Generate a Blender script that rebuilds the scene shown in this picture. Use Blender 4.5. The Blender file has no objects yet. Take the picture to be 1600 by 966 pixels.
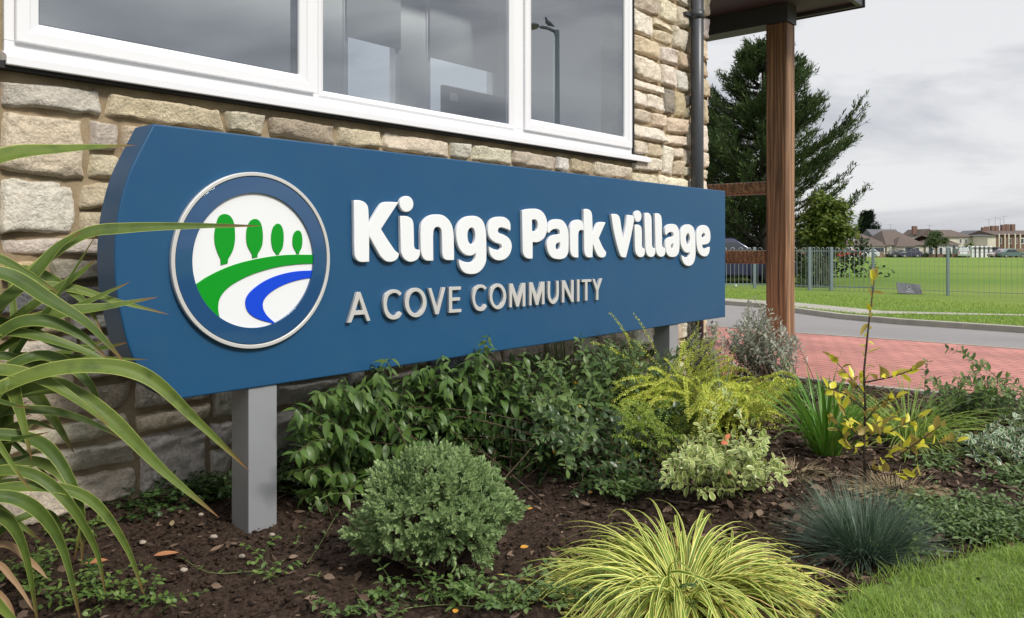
import bpy, math, random
import numpy as np
from mathutils import Vector
C = bpy.context
SC = C.scene
COL = SC.collection
rad = math.radians
random.seed(5)

# ------------------------------------------------------------------ camera
F = 1240.0; HOR = 385.0; EYE = 1.13
cam = bpy.data.objects.new('camera', bpy.data.cameras.new('camera')); COL.objects.link(cam)
cam.location = (0, 0, EYE); cam.rotation_euler = (rad(90), 0, 0)
cam.data.sensor_width = 36; cam.data.lens = F/1600*36
cam.data.shift_y = -(483-HOR)/1600
cam.data.clip_start = .05; cam.data.clip_end = 3000
SC.camera = cam
# ------------------------------------------------------------------ view + world
SC.view_settings.view_transform = 'Standard'; SC.view_settings.look = 'None'
SC.view_settings.exposure = 0.15; SC.view_settings.gamma = 1
SC.view_settings.use_curve_mapping = False
SUN = Vector((.62, -.55, .78)).normalized()
W = bpy.data.worlds.new('World'); SC.world = W; W.use_nodes = True
def build_world():
    nt = W.node_tree; N = nt.nodes; L = nt.links
    bg = N['Background']; bg.inputs[1].default_value = .1
    sky = N.new('ShaderNodeTexSky'); sky.sky_type = 'NISHITA'; sky.sun_disc = False
    sky.sun_elevation = math.asin(SUN.z); sky.sun_rotation = math.atan2(SUN.x, SUN.y)
    tc = N.new('ShaderNodeTexCoord'); sep = N.new('ShaderNodeSeparateXYZ'); L.new(tc.outputs['Generated'], sep.inputs[0])
    mp = N.new('ShaderNodeMapping'); mp.inputs['Scale'].default_value = (1.6, 1.6, 5.5); mp.inputs['Location'].default_value = (.35, .1, .62)
    L.new(tc.outputs['Generated'], mp.inputs[0])
    nz = N.new('ShaderNodeTexNoise'); nz.inputs['Scale'].default_value = 1.7; nz.inputs['Detail'].default_value = 7; nz.inputs['Roughness'].default_value = .5
    nz.inputs['Distortion'].default_value = .35
    L.new(mp.outputs[0], nz.inputs['Vector'])
    cr = N.new('ShaderNodeValToRGB'); e = cr.color_ramp.elements
    e[0].position = .41; e[0].color = (.36, .37, .405, 1); e[1].position = .60; e[1].color = (.77, .775, .785, 1)
    m = cr.color_ramp.elements.new(.48); m.color = (.52, .53, .575, 1)
    L.new(nz.outputs[0], cr.inputs[0])
    # brighter towards the zenith, as under real overcast cloud
    mr = N.new('ShaderNodeMapRange'); mr.inputs[1].default_value = .30; mr.inputs[2].default_value = .95
    mr.inputs[3].default_value = 10; mr.inputs[4].default_value = 28
    L.new(sep.outputs[2], mr.inputs[0])
    mu = N.new('ShaderNodeVectorMath'); mu.operation = 'SCALE'
    L.new(cr.outputs[0], mu.inputs[0]); L.new(mr.outputs[0], mu.inputs['Scale'])
    mx = N.new('ShaderNodeMix'); mx.data_type = 'RGBA'; mx.inputs[0].default_value = .93
    L.new(sky.outputs[0], mx.inputs[6]); L.new(mu.outputs[0], mx.inputs[7])
    L.new(mx.outputs[2], bg.inputs[0])
build_world()
sl = bpy.data.lights.new('sun', 'SUN'); sl.energy = 3.1; sl.angle = rad(11); sl.color = (1, .95, .87)
so = bpy.data.objects.new('sun', sl); COL.objects.link(so); so.rotation_euler = SUN.to_track_quat('Z', 'Y').to_euler()

# ------------------------------------------------------------------ frames of reference
AL = math.atan2(1067, F); SA, CA = math.sin(AL), math.cos(AL)
U = np.array([SA, CA, 0.]); M = np.array([-CA, SA, 0.]); ZV = np.array([0, 0, 1.])
def P3(s, d, z): return U*s + M*d + ZV*z            # along wall, away from viewer, absolute height
def ray(x, y): return np.array([(x-800)/F, 1., (HOR-y)/F])
def PX(x, y, Z): return ray(x, y)*Z + np.array([0, 0, EYE])
def GP(x, y, z=0.): Z = F*(EYE-z)/(y-HOR); return PX(x, y, Z)
def PL(x, y, d):                                    # pixel on the plane at distance d -> (s, z)
    r = ray(x, y); t = d/(r@M); p = r*t
    return p@U, p[2]+EYE
def proj(p): return 800+F*p[..., 0]/p[..., 1], HOR-F*(p[..., 2]-EYE)/p[..., 1]
DS = 2.826; DW = 3.47

# ------------------------------------------------------------------ mesh helpers
ROOT = {}
def base_of(parent): return ROOT.get(parent.name, np.zeros(3)) if parent else np.zeros(3)
def link(name, me, mat, parent=None):
    o = bpy.data.objects.new(name, me); COL.objects.link(o)
    if mat: me.materials.append(mat)
    if parent: o.parent = parent; ROOT[o.name] = base_of(parent)
    return o
def tag(o, label=None, cat=None, group=None, kind=None):
    if label: o['label'] = label
    if cat: o['category'] = cat
    if group: o['group'] = group
    if kind: o['kind'] = kind
    return o
def thing(name, loc, label, cat, group=None):
    o = bpy.data.objects.new(name, None); COL.objects.link(o); o.location = tuple(loc); o.empty_display_size = .1
    ROOT[o.name] = np.array(loc, float)
    return tag(o, label, cat, group)
def fast(name, V, Fq, mat, parent=None, lc=None, tint=None, smooth=False):
    V = np.asarray(V, float) - base_of(parent); Fq = np.asarray(Fq, np.int32)
    me = bpy.data.meshes.new(name); k = Fq.shape[1]
    me.vertices.add(len(V)); me.vertices.foreach_set('co', V.astype(np.float32).ravel())
    me.loops.add(Fq.size); me.loops.foreach_set('vertex_index', Fq.ravel())
    me.polygons.add(len(Fq)); me.polygons.foreach_set('loop_start', np.arange(0, Fq.size, k, dtype=np.int32))
    try: me.polygons.foreach_set('loop_total', np.full(len(Fq), k, np.int32))
    except Exception: pass
    me.update(calc_edges=True); me.validate()
    if len(me.vertices) == len(V):
        if lc is not None:
            a = me.attributes.new('lc', 'FLOAT_VECTOR', 'POINT'); a.data.foreach_set('vector', np.asarray(lc, np.float32).ravel())
        if tint is not None:
            a = me.attributes.new('tint', 'FLOAT_COLOR', 'POINT')
            a.data.foreach_set('color', np.c_[np.asarray(tint), np.ones(len(V))].astype(np.float32).ravel())
    if smooth: me.polygons.foreach_set('use_smooth', np.ones(len(me.polygons), bool))
    return link(name, me, mat, parent)
class MB:
    def __init__(s): s.v = []; s.f = []
    def add(s, V, Fs):
        n = len(s.v); s.v += [tuple(map(float, p)) for p in V]; s.f += [tuple(i+n for i in f) for f in Fs]; return s
    def prism(s, poly_bot, poly_top):
        n = len(poly_bot)
        return s.add(list(poly_bot)+list(poly_top), [tuple(range(n))[::-1], tuple(range(n, 2*n))]+[(i, (i+1) % n, n+(i+1) % n, n+i) for i in range(n)])
    def box(s, o, ax, ay, az):
        o, ax, ay, az = map(np.asarray, (o, ax, ay, az))
        return s.prism([o, o+ax, o+ax+ay, o+ay], [o+az, o+ax+az, o+ax+ay+az, o+ay+az])
    def sbox(s, s0, s1, d0, d1, z0, z1): return s.box(P3(s0, d0, z0), U*(s1-s0), M*(d1-d0), ZV*(z1-z0))
    def wbox(s, x0, x1, y0, y1, z0, z1): return s.box((x0, y0, z0), (x1-x0, 0, 0), (0, y1-y0, 0), (0, 0, z1-z0))
    def tube(s, pts, r, n=8, cap=True):
        pts = [np.asarray(p, float) for p in pts]; rs = r if hasattr(r, '__len__') else [r]*len(pts)
        V = []; m = len(pts)
        for i, p in enumerate(pts):
            t = pts[min(i+1, m-1)]-pts[max(i-1, 0)]; t /= np.linalg.norm(t)+1e-9
            a = np.cross(t, [0, 0, 1.] if abs(t[2]) < .9 else [1., 0, 0]); a /= np.linalg.norm(a); b = np.cross(t, a)
            V += [p+rs[i]*(a*math.cos(2*math.pi*k/n)+b*math.sin(2*math.pi*k/n)) for k in range(n)]
        Fs = [(i*n+k, i*n+(k+1) % n, (i+1)*n+(k+1) % n, (i+1)*n+k) for i in range(m-1) for k in range(n)]
        if cap: Fs += [tuple(range(n))[::-1], tuple((m-1)*n+k for k in range(n))]
        return s.add(V, Fs)
    def ball(s, c, rx, ry, rz, nu=12, nv=8):
        V = []; 
        for j in range(nv+1):
            ph = math.pi*j/nv
            V += [(c[0]+rx*math.sin(ph)*math.cos(2*math.pi*i/nu), c[1]+ry*math.sin(ph)*math.sin(2*math.pi*i/nu), c[2]+rz*math.cos(ph)) for i in range(nu)]
        return s.add(V, [(j*nu+i, (j+1)*nu+i, (j+1)*nu+(i+1) % nu, j*nu+(i+1) % nu) for j in range(nv) for i in range(nu)])
    def build(s, name, mat, parent=None, smooth=False, bevel=0, segs=2):
        me = bpy.data.meshes.new(name); b = base_of(parent)
        me.from_pydata([(v[0]-b[0], v[1]-b[1], v[2]-b[2]) for v in s.v], [], s.f); me.update()
        if smooth: me.polygons.foreach_set('use_smooth', np.ones(len(me.polygons), bool))
        o = link(name, me, mat, parent)
        if bevel:
            md = o.modifiers.new('b', 'BEVEL'); md.width = bevel; md.segments = segs; md.limit_method = 'ANGLE'; md.angle_limit = rad(35)
            md.harden_normals = False
        return o
def smooth_angle(o, a=35):
    o.data.polygons.foreach_set('use_smooth', np.ones(len(o.data.polygons), bool))
    try: o.data.set_sharp_from_angle(angle=rad(a))
    except Exception: pass
    return o

def hash2(ix, iy, seed):
    h = (ix.astype(np.int64)*374761393 + iy.astype(np.int64)*668265263 + seed*2147483647) & 0xffffffff
    h = ((h ^ (h >> 13))*1274126177) & 0xffffffff
    return ((h ^ (h >> 16)) & 0xffff)/65535.
def vnoise(x, y, seed=0):
    ix = np.floor(x); iy = np.floor(y); fx = x-ix; fy = y-iy; fx = fx*fx*(3-2*fx); fy = fy*fy*(3-2*fy)
    a = hash2(ix, iy, seed); b = hash2(ix+1, iy, seed); c = hash2(ix, iy+1, seed); d = hash2(ix+1, iy+1, seed)
    return (a*(1-fx)+b*fx)*(1-fy)+(c*(1-fx)+d*fx)*fy*1.
def fbm(x, y, seed=0, oct=4):
    r = 0; a = .5
    for k in range(oct): r = r+a*(vnoise(x, y, seed+k*17)-.5); x = x*2.03; y = y*2.03; a *= .5
    return r

# ------------------------------------------------------------------ materials
def mat(name, col, rough=.6, metal=0, spec=.5, var=None, bump=None, var2=None, tint=False, coat=0, trans=0):
    """var=(scale, other colour, contrast) ; bump=(scale, strength, distance)"""
    m = bpy.data.materials.new(name); m.use_nodes = True; nt = m.node_tree; N = nt.nodes; L = nt.links
    p = N['Principled BSDF']; p.inputs['Base Color'].default_value = (*col, 1); p.inputs['Roughness'].default_value = rough
    p.inputs['Metallic'].default_value = metal; p.inputs['Specular IOR Level'].default_value = spec
    if coat: p.inputs['Coat Weight'].default_value = coat; p.inputs['Coat Roughness'].default_value = .05
    tc = N.new('ShaderNodeTexCoord'); geo = N.new('ShaderNodeNewGeometry'); src = None
    if tint:
        at = N.new('ShaderNodeAttribute'); at.attribute_name = 'tint'; src = at.outputs['Color']
    def mixin(src, v):
        nz = N.new('ShaderNodeTexNoise'); nz.inputs['Scale'].default_value = v[0]; nz.inputs['Detail'].default_value = 6; nz.inputs['Roughness'].default_value = .65
        L.new(geo.outputs['Position'], nz.inputs['Vector'])
        mr = N.new('ShaderNodeMapRange'); c = v[2] if len(v) > 2 else .15
        mr.inputs[1].default_value = .5-c; mr.inputs[2].default_value = .5+c; L.new(nz.outputs[0], mr.inputs[0])
        mx = N.new('ShaderNodeMix'); mx.data_type = 'RGBA'; L.new(mr.outputs[0], mx.inputs[0])
        if src is None: mx.inputs[6].default_value = (*col, 1)
        else: L.new(src, mx.inputs[6])
        if len(v) > 3 and v[3] == 'mul':
            mx.blend_type = 'MULTIPLY'
        mx.inputs[7].default_value = (*v[1], 1)
        return mx.outputs[2]
    if var: src = mixin(src, var)
    if var2: src = mixin(src, var2)
    if src is not None: L.new(src, p.inputs['Base Color'])
    if bump:
        nz = N.new('ShaderNodeTexNoise'); nz.inputs['Scale'].default_value = bump[0]; nz.inputs['Detail'].default_value = 8; nz.inputs['Roughness'].default_value = .7
        L.new(geo.outputs['Position'], nz.inputs['Vector'])
        b = N.new('ShaderNodeBump'); b.inputs['Strength'].default_value = bump[1]; b.inputs['Distance'].default_value = bump[2] if len(bump) > 2 else .01
        L.new(nz.outputs[0], b.inputs['Height']); L.new(b.outputs[0], p.inputs['Normal'])
    return m
def leafmat(name, ca, cb, edge=None, thr=.7, tip=None, tipt=.9, rough=.42, tl=.3, spec=.45, back=None, soft=.12, rib=None, veins=None):
    m = bpy.data.materials.new(name); m.use_nodes = True; nt = m.node_tree; N = nt.nodes; L = nt.links
    p = N['Principled BSDF']; p.inputs['Roughness'].default_value = rough; p.inputs['Specular IOR Level'].default_value = spec
    at = N.new('ShaderNodeAttribute'); at.attribute_name = 'lc'; sp = N.new('ShaderNodeSeparateXYZ'); L.new(at.outputs['Vector'], sp.inputs[0])
    def mix(f, a, b):
        mx = N.new('ShaderNodeMix'); mx.data_type = 'RGBA'
        L.new(f, mx.inputs[0])
        for i, c in ((6, a), (7, b)):
            if isinstance(c, tuple): mx.inputs[i].default_value = (*c, 1)
            else: L.new(c, mx.inputs[i])
        return mx.outputs[2]
    def rng(o, a, b):
        mr = N.new('ShaderNodeMapRange'); mr.inputs[1].default_value = a; mr.inputs[2].default_value = b; L.new(o, mr.inputs[0]); return mr.outputs[0]
    c = mix(sp.outputs[2], ca, cb)
    if rib: c = mix(rng(sp.outputs[0], .10, .0), c, rib)
    if veins:
        ml = N.new('ShaderNodeMath'); ml.operation = 'MULTIPLY'; ml.inputs[1].default_value = 38; L.new(sp.outputs[0], ml.inputs[0])
        sn = N.new('ShaderNodeMath'); sn.operation = 'SINE'; L.new(ml.outputs[0], sn.inputs[0])
        g0 = N.new('ShaderNodeNewGeometry'); nz = N.new('ShaderNodeTexNoise'); nz.inputs['Scale'].default_value = 22; nz.inputs['Detail'].default_value = 4; L.new(g0.outputs['Position'], nz.inputs['Vector'])
        c = mix(rng(sn.outputs[0], .2, 2.4), c, veins); c = mix(rng(nz.outputs[0], .5, .9), c, veins)
    if edge: c = mix(rng(sp.outputs[0], thr-soft, thr+soft), c, edge)
    if tip: c = mix(rng(sp.outputs[1], tipt-.04, tipt+.03), c, tip)
    if back:
        g = N.new('ShaderNodeNewGeometry'); c = mix(g.outputs['Backfacing'], c, back)
    L.new(c, p.inputs['Base Color'])
    t = N.new('ShaderNodeBsdfTranslucent'); L.new(c, t.inputs[0])
    ms = N.new('ShaderNodeMixShader'); ms.inputs[0].default_value = tl
    L.new(p.outputs[0], ms.inputs[1]); L.new(t.outputs[0], ms.inputs[2]); L.new(ms.outputs[0], N['Material Output'].inputs[0])
    return m
def sheetmat(name, col, stripes=None, **k): return mat(name, col, **k)

# ------------------------------------------------------------------ leaf / stem geometry
def nrm(a): return a/(np.linalg.norm(a, axis=-1, keepdims=True)+1e-9)
def ovate(t): return np.sin(np.pi*np.clip(t, 0, 1)**.8)**.85
def lance(t): return np.sin(np.pi*np.clip(t, 0, 1)**.7)
def obov(t): return np.sin(np.pi*np.clip(t, 0, 1)**1.3)**.7
def blade(t): return np.minimum(1, .55+t*1.5)*np.clip((1-t)*1.7, 0, 1)**.75
def leaves(P, D, Up, L, Wd, bend, prof=ovate, nl=4, cols=3, fold=.25, rnd=None, wav=0):
    P, D, Up = np.atleast_2d(P), nrm(np.atleast_2d(D)), np.atleast_2d(Up)
    n = len(P); Up = nrm(Up-D*(Up*D).sum(1, keepdims=True)); S = np.cross(D, Up)
    L = np.broadcast_to(L, n).astype(float); Wd = np.broadcast_to(Wd, n).astype(float); bend = np.broadcast_to(bend, n).astype(float)
    bend = np.where(abs(bend) < 1e-3, 1e-3, bend)
    if rnd is None: rnd = np.random.rand(n)
    t = np.linspace(0, 1, nl+1); th = bend[:, None]*t
    x = L[:, None]*np.sin(th)/bend[:, None]; y = -L[:, None]*(1-np.cos(th))/bend[:, None]
    c = P[:, None]+D[:, None]*x[..., None]+Up[:, None]*y[..., None]
    Nn = Up[:, None]*np.cos(th)[..., None]+D[:, None]*np.sin(th)[..., None]
    hw = (Wd[:, None]/2*prof(t)[None])
    a = np.linspace(-1, 1, cols)
    wv = wav*np.sin(t*9+rnd[:, None]*40)[..., None] if wav else 0
    V = c[:, :, None]+S[:, None, None]*(hw[..., None]*a)[..., None]+Nn[:, :, None]*((hw[..., None]*(np.abs(a)*fold+wv)))[..., None]
    lc = np.zeros(V.shape); lc[..., 0] = np.abs(a); lc[..., 1] = t[None, :, None]; lc[..., 2] = rnd[:, None, None]
    k = (nl+1)*cols
    g = np.array([[i*cols+j, i*cols+j+1, (i+1)*cols+j+1, (i+1)*cols+j] for i in range(nl) for j in range(cols-1)])
    Fq = (np.arange(n)[:, None, None]*k+g[None]).reshape(-1, 4)
    return V.reshape(-1, 3), Fq, lc.reshape(-1, 3)
def tubes(Cv, R, n=5):
    Cv = np.asarray(Cv, float); N_, m, _ = Cv.shape; R = np.broadcast_to(R, (N_, m))
    T = np.zeros_like(Cv); T[:, 1:-1] = Cv[:, 2:]-Cv[:, :-2]; T[:, 0] = Cv[:, 1]-Cv[:, 0]; T[:, -1] = Cv[:, -1]-Cv[:, -2]; T = nrm(T)
    A = nrm(np.cross(T, np.array([.31, .87, .12]))); B = np.cross(T, A)
    an = np.arange(n)*2*np.pi/n
    V = Cv[:, :, None]+R[..., None, None]*(A[:, :, None]*np.cos(an)[:, None]+B[:, :, None]*np.sin(an)[:, None])
    g = np.array([[i*n+k, i*n+(k+1) % n, (i+1)*n+(k+1) % n, (i+1)*n+k] for i in range(m-1) for k in range(n)])
    Fq = (np.arange(N_)[:, None, None]*(m*n)+g[None]).reshape(-1, 4)
    return V.reshape(-1, 3), Fq
def join(parts):
    V = []; Fq = []; A = []; n = 0
    for p in parts:
        V.append(p[0]); Fq.append(p[1]+n); n += len(p[0])
        if len(p) > 2: A.append(p[2])
    return np.concatenate(V), np.concatenate(Fq), (np.concatenate(A) if A else None)
def curve3(b, c, e, m):            # quadratic bezier, arrays (N,3)
    t = np.linspace(0, 1, m)[None, :, None]
    return b[:, None]*(1-t)**2+2*c[:, None]*t*(1-t)+e[:, None]*t*t
def crom(P, W_, per=8):
    P = np.asarray(P, float); W_ = np.asarray(W_, float); n = len(P)
    Q = np.vstack([2*P[0]-P[1], P, 2*P[-1]-P[-2]]); out = []; wo = []
    for i in range(n-1):
        p0, p1, p2, p3 = Q[i:i+4]
        for t in np.linspace(0, 1, per, endpoint=(i == n-2)):
            out.append(.5*((2*p1)+(-p0+p2)*t+(2*p0-5*p1+4*p2-p3)*t*t+(-p0+3*p1-3*p2+p3)*t**3)); wo.append(W_[i]*(1-t)+W_[i+1]*t)
    return np.array(out), np.array(wo)

# ------------------------------------------------------------------ outline shapes on the sign plane
def contour(txt, off, sc, d, flip=None):
    pts = []
    for w in txt.split():
        c = w.endswith('!'); x, y = w.rstrip('!').split(','); pts.append((off[0]+float(x)/sc, off[1]+float(y)/sc, c))
    n = len(pts); out = []
    for i in range(n):
        p0, p1, p2, p3 = pts[i-1], pts[i], pts[(i+1) % n], pts[(i+2) % n]
        a = np.array(p1[:2]); b = np.array(p2[:2]); ln = np.linalg.norm(b-a)
        m1 = (b-a) if p1[2] else None; m2 = (b-a) if p2[2] else None
        def tang(q0, q1, q2):
            q0, q1, q2 = map(lambda q: np.array(q[:2]), (q0, q1, q2)); v = q2-q0
            return v/(np.linalg.norm(v)+1e-9)*ln
        if m1 is None: m1 = tang(p0, p1, p2)
        if m2 is None: m2 = tang(p1, p2, p3)
        if p1[2] and p2[2]: out.append(a); continue
        for t in np.linspace(0, 1, 6, endpoint=False):
            out.append((2*t**3-3*t*t+1)*a+(t**3-2*t*t+t)*m1+(-2*t**3+3*t*t)*b+(t**3-t*t)*m2)
    return [PL(p[0], p[1], d) for p in out]
def ell(cx, cy, rx, ry, off, sc, d, n=40):
    return [PL(off[0]+(cx+rx*math.cos(2*math.pi*i/n))/sc, off[1]+(cy+ry*math.sin(2*math.pi*i/n))/sc, d) for i in range(n)]
def flat_shape(name, loops, d_front, thick, mt, parent, bev=.003):
    """solid with front face at distance d_front, thickness going away from the viewer"""
    cu = bpy.data.curves.new(name, 'CURVE'); cu.dimensions = '2D'; cu.fill_mode = 'BOTH'
    allp = np.array([p for l in loops for p in l]); c0 = allp.mean(0)
    for l in loops:
        sp = cu.splines.new('POLY'); sp.points.add(len(l)-1); sp.use_cyclic_u = True
        for i, p in enumerate(l): sp.points[i].co = (p[0]-c0[0], p[1]-c0[1], 0, 1)
    cu.extrude = max(thick/2-bev, 1e-4); cu.bevel_depth = bev; cu.bevel_resolution = 2; cu.offset = -bev
    t = bpy.data.objects.new('tmp', cu); COL.objects.link(t)
    C.view_layer.update(); me = bpy.data.meshes.new_from_object(t.evaluated_get(C.evaluated_depsgraph_get()))
    bpy.data.objects.remove(t); me.name = name
    n = len(me.vertices); co = np.zeros(n*3, np.float32); me.vertices.foreach_get('co', co); co = co.reshape(-1, 3)
    b = base_of(parent); dc = d_front+thick/2
    Wc = (co[:, 0]+c0[0])[:, None]*U+(co[:, 1]+c0[1])[:, None]*ZV+(dc-co[:, 2])[:, None]*M-b
    me.vertices.foreach_set('co', Wc.astype(np.float32).ravel()); me.update(); me.materials.clear()
    o = link(name, me, mt, parent); smooth_angle(o, 40); return o
#==BODY==
# ================================================================== SETTING
def gz(Y): return np.where(Y < 20, .05, .05-.88*(np.clip(Y, 20, 142)-20)/122)
m_field = mat('grass_field', (.15, .215, .042), .9, var=(.9, (.19, .24, .055), .25), var2=(.09, (.105, .185, .03), .10), bump=(60, .8, .03), spec=.1)
m_soil = mat('soil', (.045, .028, .019), .95, var=(9, (.022, .013, .009), .2), var2=(60, (.085, .055, .038), .1), bump=(45, 1., .03), spec=.2)
m_road = mat('asphalt', (.27, .255, .25), .85, var=(1.2, (.31, .295, .288), .2), var2=(160, (.13, .125, .12), .25), bump=(220, .5, .004))
m_conc = mat('concrete', (.36, .335, .28), .85, var=(3, (.24, .23, .19), .2), bump=(90, .4, .004))
def tag_s(o): return tag(o, kind='structure')
def poly_sheet(name, pts, z, mt, thick=0.):
    mb = MB(); v = [(p[0], p[1], z) for p in pts]
    if thick: mb.prism([(p[0], p[1], z-thick) for p in pts], v)
    else: mb.add(v, [tuple(range(len(v)))])
    return tag_s(mb.build(name, mt))
tag_s(MB().add([(-900, -200, -1.2), (900, -200, -1.2), (900, 1500, -1.2), (-900, 1500, -1.2)], [(0, 1, 2, 3)]).build('ground', m_field))
# the near ground below everything
tag_s(MB().add([(-30, -14, -.10), (32, -14, -.10), (32, 40, -.95), (-30, 40, -.95)], [(0, 1, 2, 3)]).build('ground', m_soil))
# far kerb line and field
kerb_px = [(1010, 462), (1133, 470), (1200, 475), (1250, 482), (1319, 491), (1412, 499), (1500, 504.5), (1600, 511), (1750, 521), (2000, 538), (2600, 580)]
kerb = [GP(x, y, .05)[:2] for x, y in kerb_px]
kerb = [np.array([-25, 17.2]), np.array([-8, 17.0])]+kerb+[np.array([26., 4.5]), np.array([60., 1.0])]
def field_mesh():
    ys = [20, 22, 26, 32, 42, 60, 85, 142, 300, 900]
    V = []; n = len(kerb)
    for p in kerb: V.append((p[0], p[1], .05))
    xs = [-700]+[p[0]*1 for p in kerb[1:-1]]+[700]
    for r, y in enumerate(ys):
        f = min(1, (y-20)/120); 
        for i, p in enumerate(kerb):
            x = p[0]*(1-f)+f*(-700+1400*i/(n-1)); V.append((x, max(y, p[1]+.5), float(gz(np.array(y)))))
    Fs = [(r*n+i, r*n+i+1, (r+1)*n+i+1, (r+1)*n+i) for r in range(len(ys)) for i in range(n-1)]
    return tag_s(MB().add(V, Fs).build('field', m_field))
field_mesh()
# kerb stones
def strip_line(name, line, w, z0, z1, mt, side=1, bevel=.008):
    V = []; n = len(line)
    for i, p in enumerate(line):
        t = line[min(i+1, n-1)]-line[max(i-1, 0)]; t = t/np.linalg.norm(t); nn = np.array([-t[1], t[0]])*side
        q = p+nn*w; V += [(p[0], p[1], z0), (p[0], p[1], z1), (q[0], q[1], z1), (q[0], q[1], z0)]
    Fs = [(i*4+k, (i+1)*4+k, (i+1)*4+(k+1) % 4, i*4+(k+1) % 4) for i in range(n-1) for k in range(4)]+[(0, 1, 2, 3), tuple((n-1)*4+k for k in (3, 2, 1, 0))]
    return tag_s(MB().add(V, Fs).build(name, mt, bevel=bevel))
strip_line('kerb', kerb, -.13, -.12, .062, m_conc)
near_px = [(1000, 505), (1140, 514), (1240, 522), (1420, 534.5), (1600, 548), (1800, 563), (2200, 596), (3000, 670)]
near = [np.array([-25, 12.5]), np.array([-6, 12.0])]+[GP(x, y, -.03)[:2] for x, y in near_px]
poly_sheet('road', [p for p in kerb]+[np.array([60., -3.0])]+[p for p in near[::-1]], -.022, m_road)
# concrete footpath on the verge
fp = [(1010, 458), (1130, 466), (1247, 473), (1381, 486), (1600, 491.5), (2000, 503)], [(2000, 506), (1600, 493.5), (1420, 490.5), (1345, 490.5), (1250, 480.5), (1130, 469.5), (1010, 461.5)]
poly_sheet('footpath', [GP(x, y, .055)[:2] for x, y in fp[0]+fp[1]], .056, m_conc)

# block paving: herringbone-like joints from real brick geometry baked as a brick texture
def paving_mat():
    m = bpy.data.materials.new('red_block_paving'); m.use_nodes = True; nt = m.node_tree; N = nt.nodes; L = nt.links; p = N['Principled BSDF']
    geo = N.new('ShaderNodeNewGeometry'); mp = N.new('ShaderNodeMapping'); mp.inputs['Rotation'].default_value = (0, 0, rad(-117))
    L.new(geo.outputs['Position'], mp.inputs[0])
    br = N.new('ShaderNodeTexBrick'); br.inputs['Scale'].default_value = 1; br.inputs['Brick Width'].default_value = .205; br.inputs['Row Height'].default_value = .105
    br.inputs['Mortar Size'].default_value = .0055; br.inputs['Mortar Smooth'].default_value = .3; br.inputs['Bias'].default_value = 0
    br.inputs['Color1'].default_value = (.48, .20, .165, 1); br.inputs['Color2'].default_value = (.40, .165, .135, 1); br.inputs['Mortar'].default_value = (.10, .05, .04, 1)
    L.new(mp.outputs[0], br.inputs['Vector'])
    nz = N.new('ShaderNodeTexNoise'); nz.inputs['Scale'].default_value = 1.3; nz.inputs['Detail'].default_value = 7; L.new(geo.outputs['Position'], nz.inputs['Vector'])
    mr = N.new('ShaderNodeMapRange'); mr.inputs[1].default_value = .35; mr.inputs[2].default_value = .7; mr.inputs[3].default_value = .8; mr.inputs[4].default_value = 1.15; L.new(nz.outputs[0], mr.inputs[0])
    mu = N.new('ShaderNodeVectorMath'); mu.operation = 'SCALE'; L.new(br.outputs[0], mu.inputs[0]); L.new(mr.outputs[0], mu.inputs['Scale'])
    L.new(mu.outputs[0], p.inputs['Base Color']); p.inputs['Roughness'].default_value = .8
    b = N.new('ShaderNodeBump'); b.inputs['Strength'].default_value = .7; b.inputs['Distance'].default_value = .004; b.invert = True
    L.new(br.outputs[1], b.inputs['Height']); L.new(b.outputs[0], p.inputs['Normal']); return m
pe_px = [(1000, 590), (1120, 590), (1225, 588), (1330, 601), (1450, 612), (1600, 626), (1800, 650), (2300, 720)]
pedge = [GP(x, y, .01)[:2] for x, y in pe_px]
poly_sheet('paving', [near[i] for i in range(2, len(near))]+[p for p in pedge[::-1]], -.012, paving_mat())
strip_line('paving_edging', [near[i] for i in range(2, len(near))], -.05, -.07, -.004, m_conc, bevel=.004)
strip_line('paving_edging', pedge, -.055, -.08, .022, m_conc, bevel=.005)

# planting bed: soil with real lumps
def bed():
    x = np.r_[np.arange(-5.5, -2.4, .04), np.arange(-2.4, 2.6, .012), np.arange(2.6, 7.5, .03)]; y = np.r_[np.arange(.8, 2.1, .04), np.arange(2.1, 4.4, .012), np.arange(4.4, 8., .03)]; X, Y = np.meshgrid(x, y)
    dd = X*M[0]+Y*M[1]; wallup = .05*np.clip((dd-3.05)/.4, 0, 1)**2
    Z = .055*fbm(X*2.2, Y*2.2, 3, 5)+.045*fbm(X*12, Y*12, 9, 5)+.014*fbm(X*60, Y*60, 19, 3)-.005+wallup
    # keep soil below the paving
    px = np.array([p[0] for p in pedge]); py = np.array([p[1] for p in pedge]); o = np.argsort(px)
    lim = np.interp(X, px[o], py[o])
    Z = np.where(Y > lim-.05, -.07, Z)
    V = np.c_[X.ravel(), Y.ravel(), Z.ravel()]; ny, nx = X.shape
    i, j = np.meshgrid(np.arange(ny-1), np.arange(nx-1), indexing='ij'); a = (i*nx+j).ravel()
    tag_s(fast('soil_bed', V, np.c_[a, a+1, a+nx+1, a+nx], m_soil, smooth=True))
    return (lambda p: .055*fbm(p[:, 0]*2.2, p[:, 1]*2.2, 3, 5)+.045*fbm(p[:, 0]*12, p[:, 1]*12, 9, 5)-.005+.05*np.clip(((p[:, 0]*M[0]+p[:, 1]*M[1])-3.05)/.4, 0, 1)**2)
soilz = bed()

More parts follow.
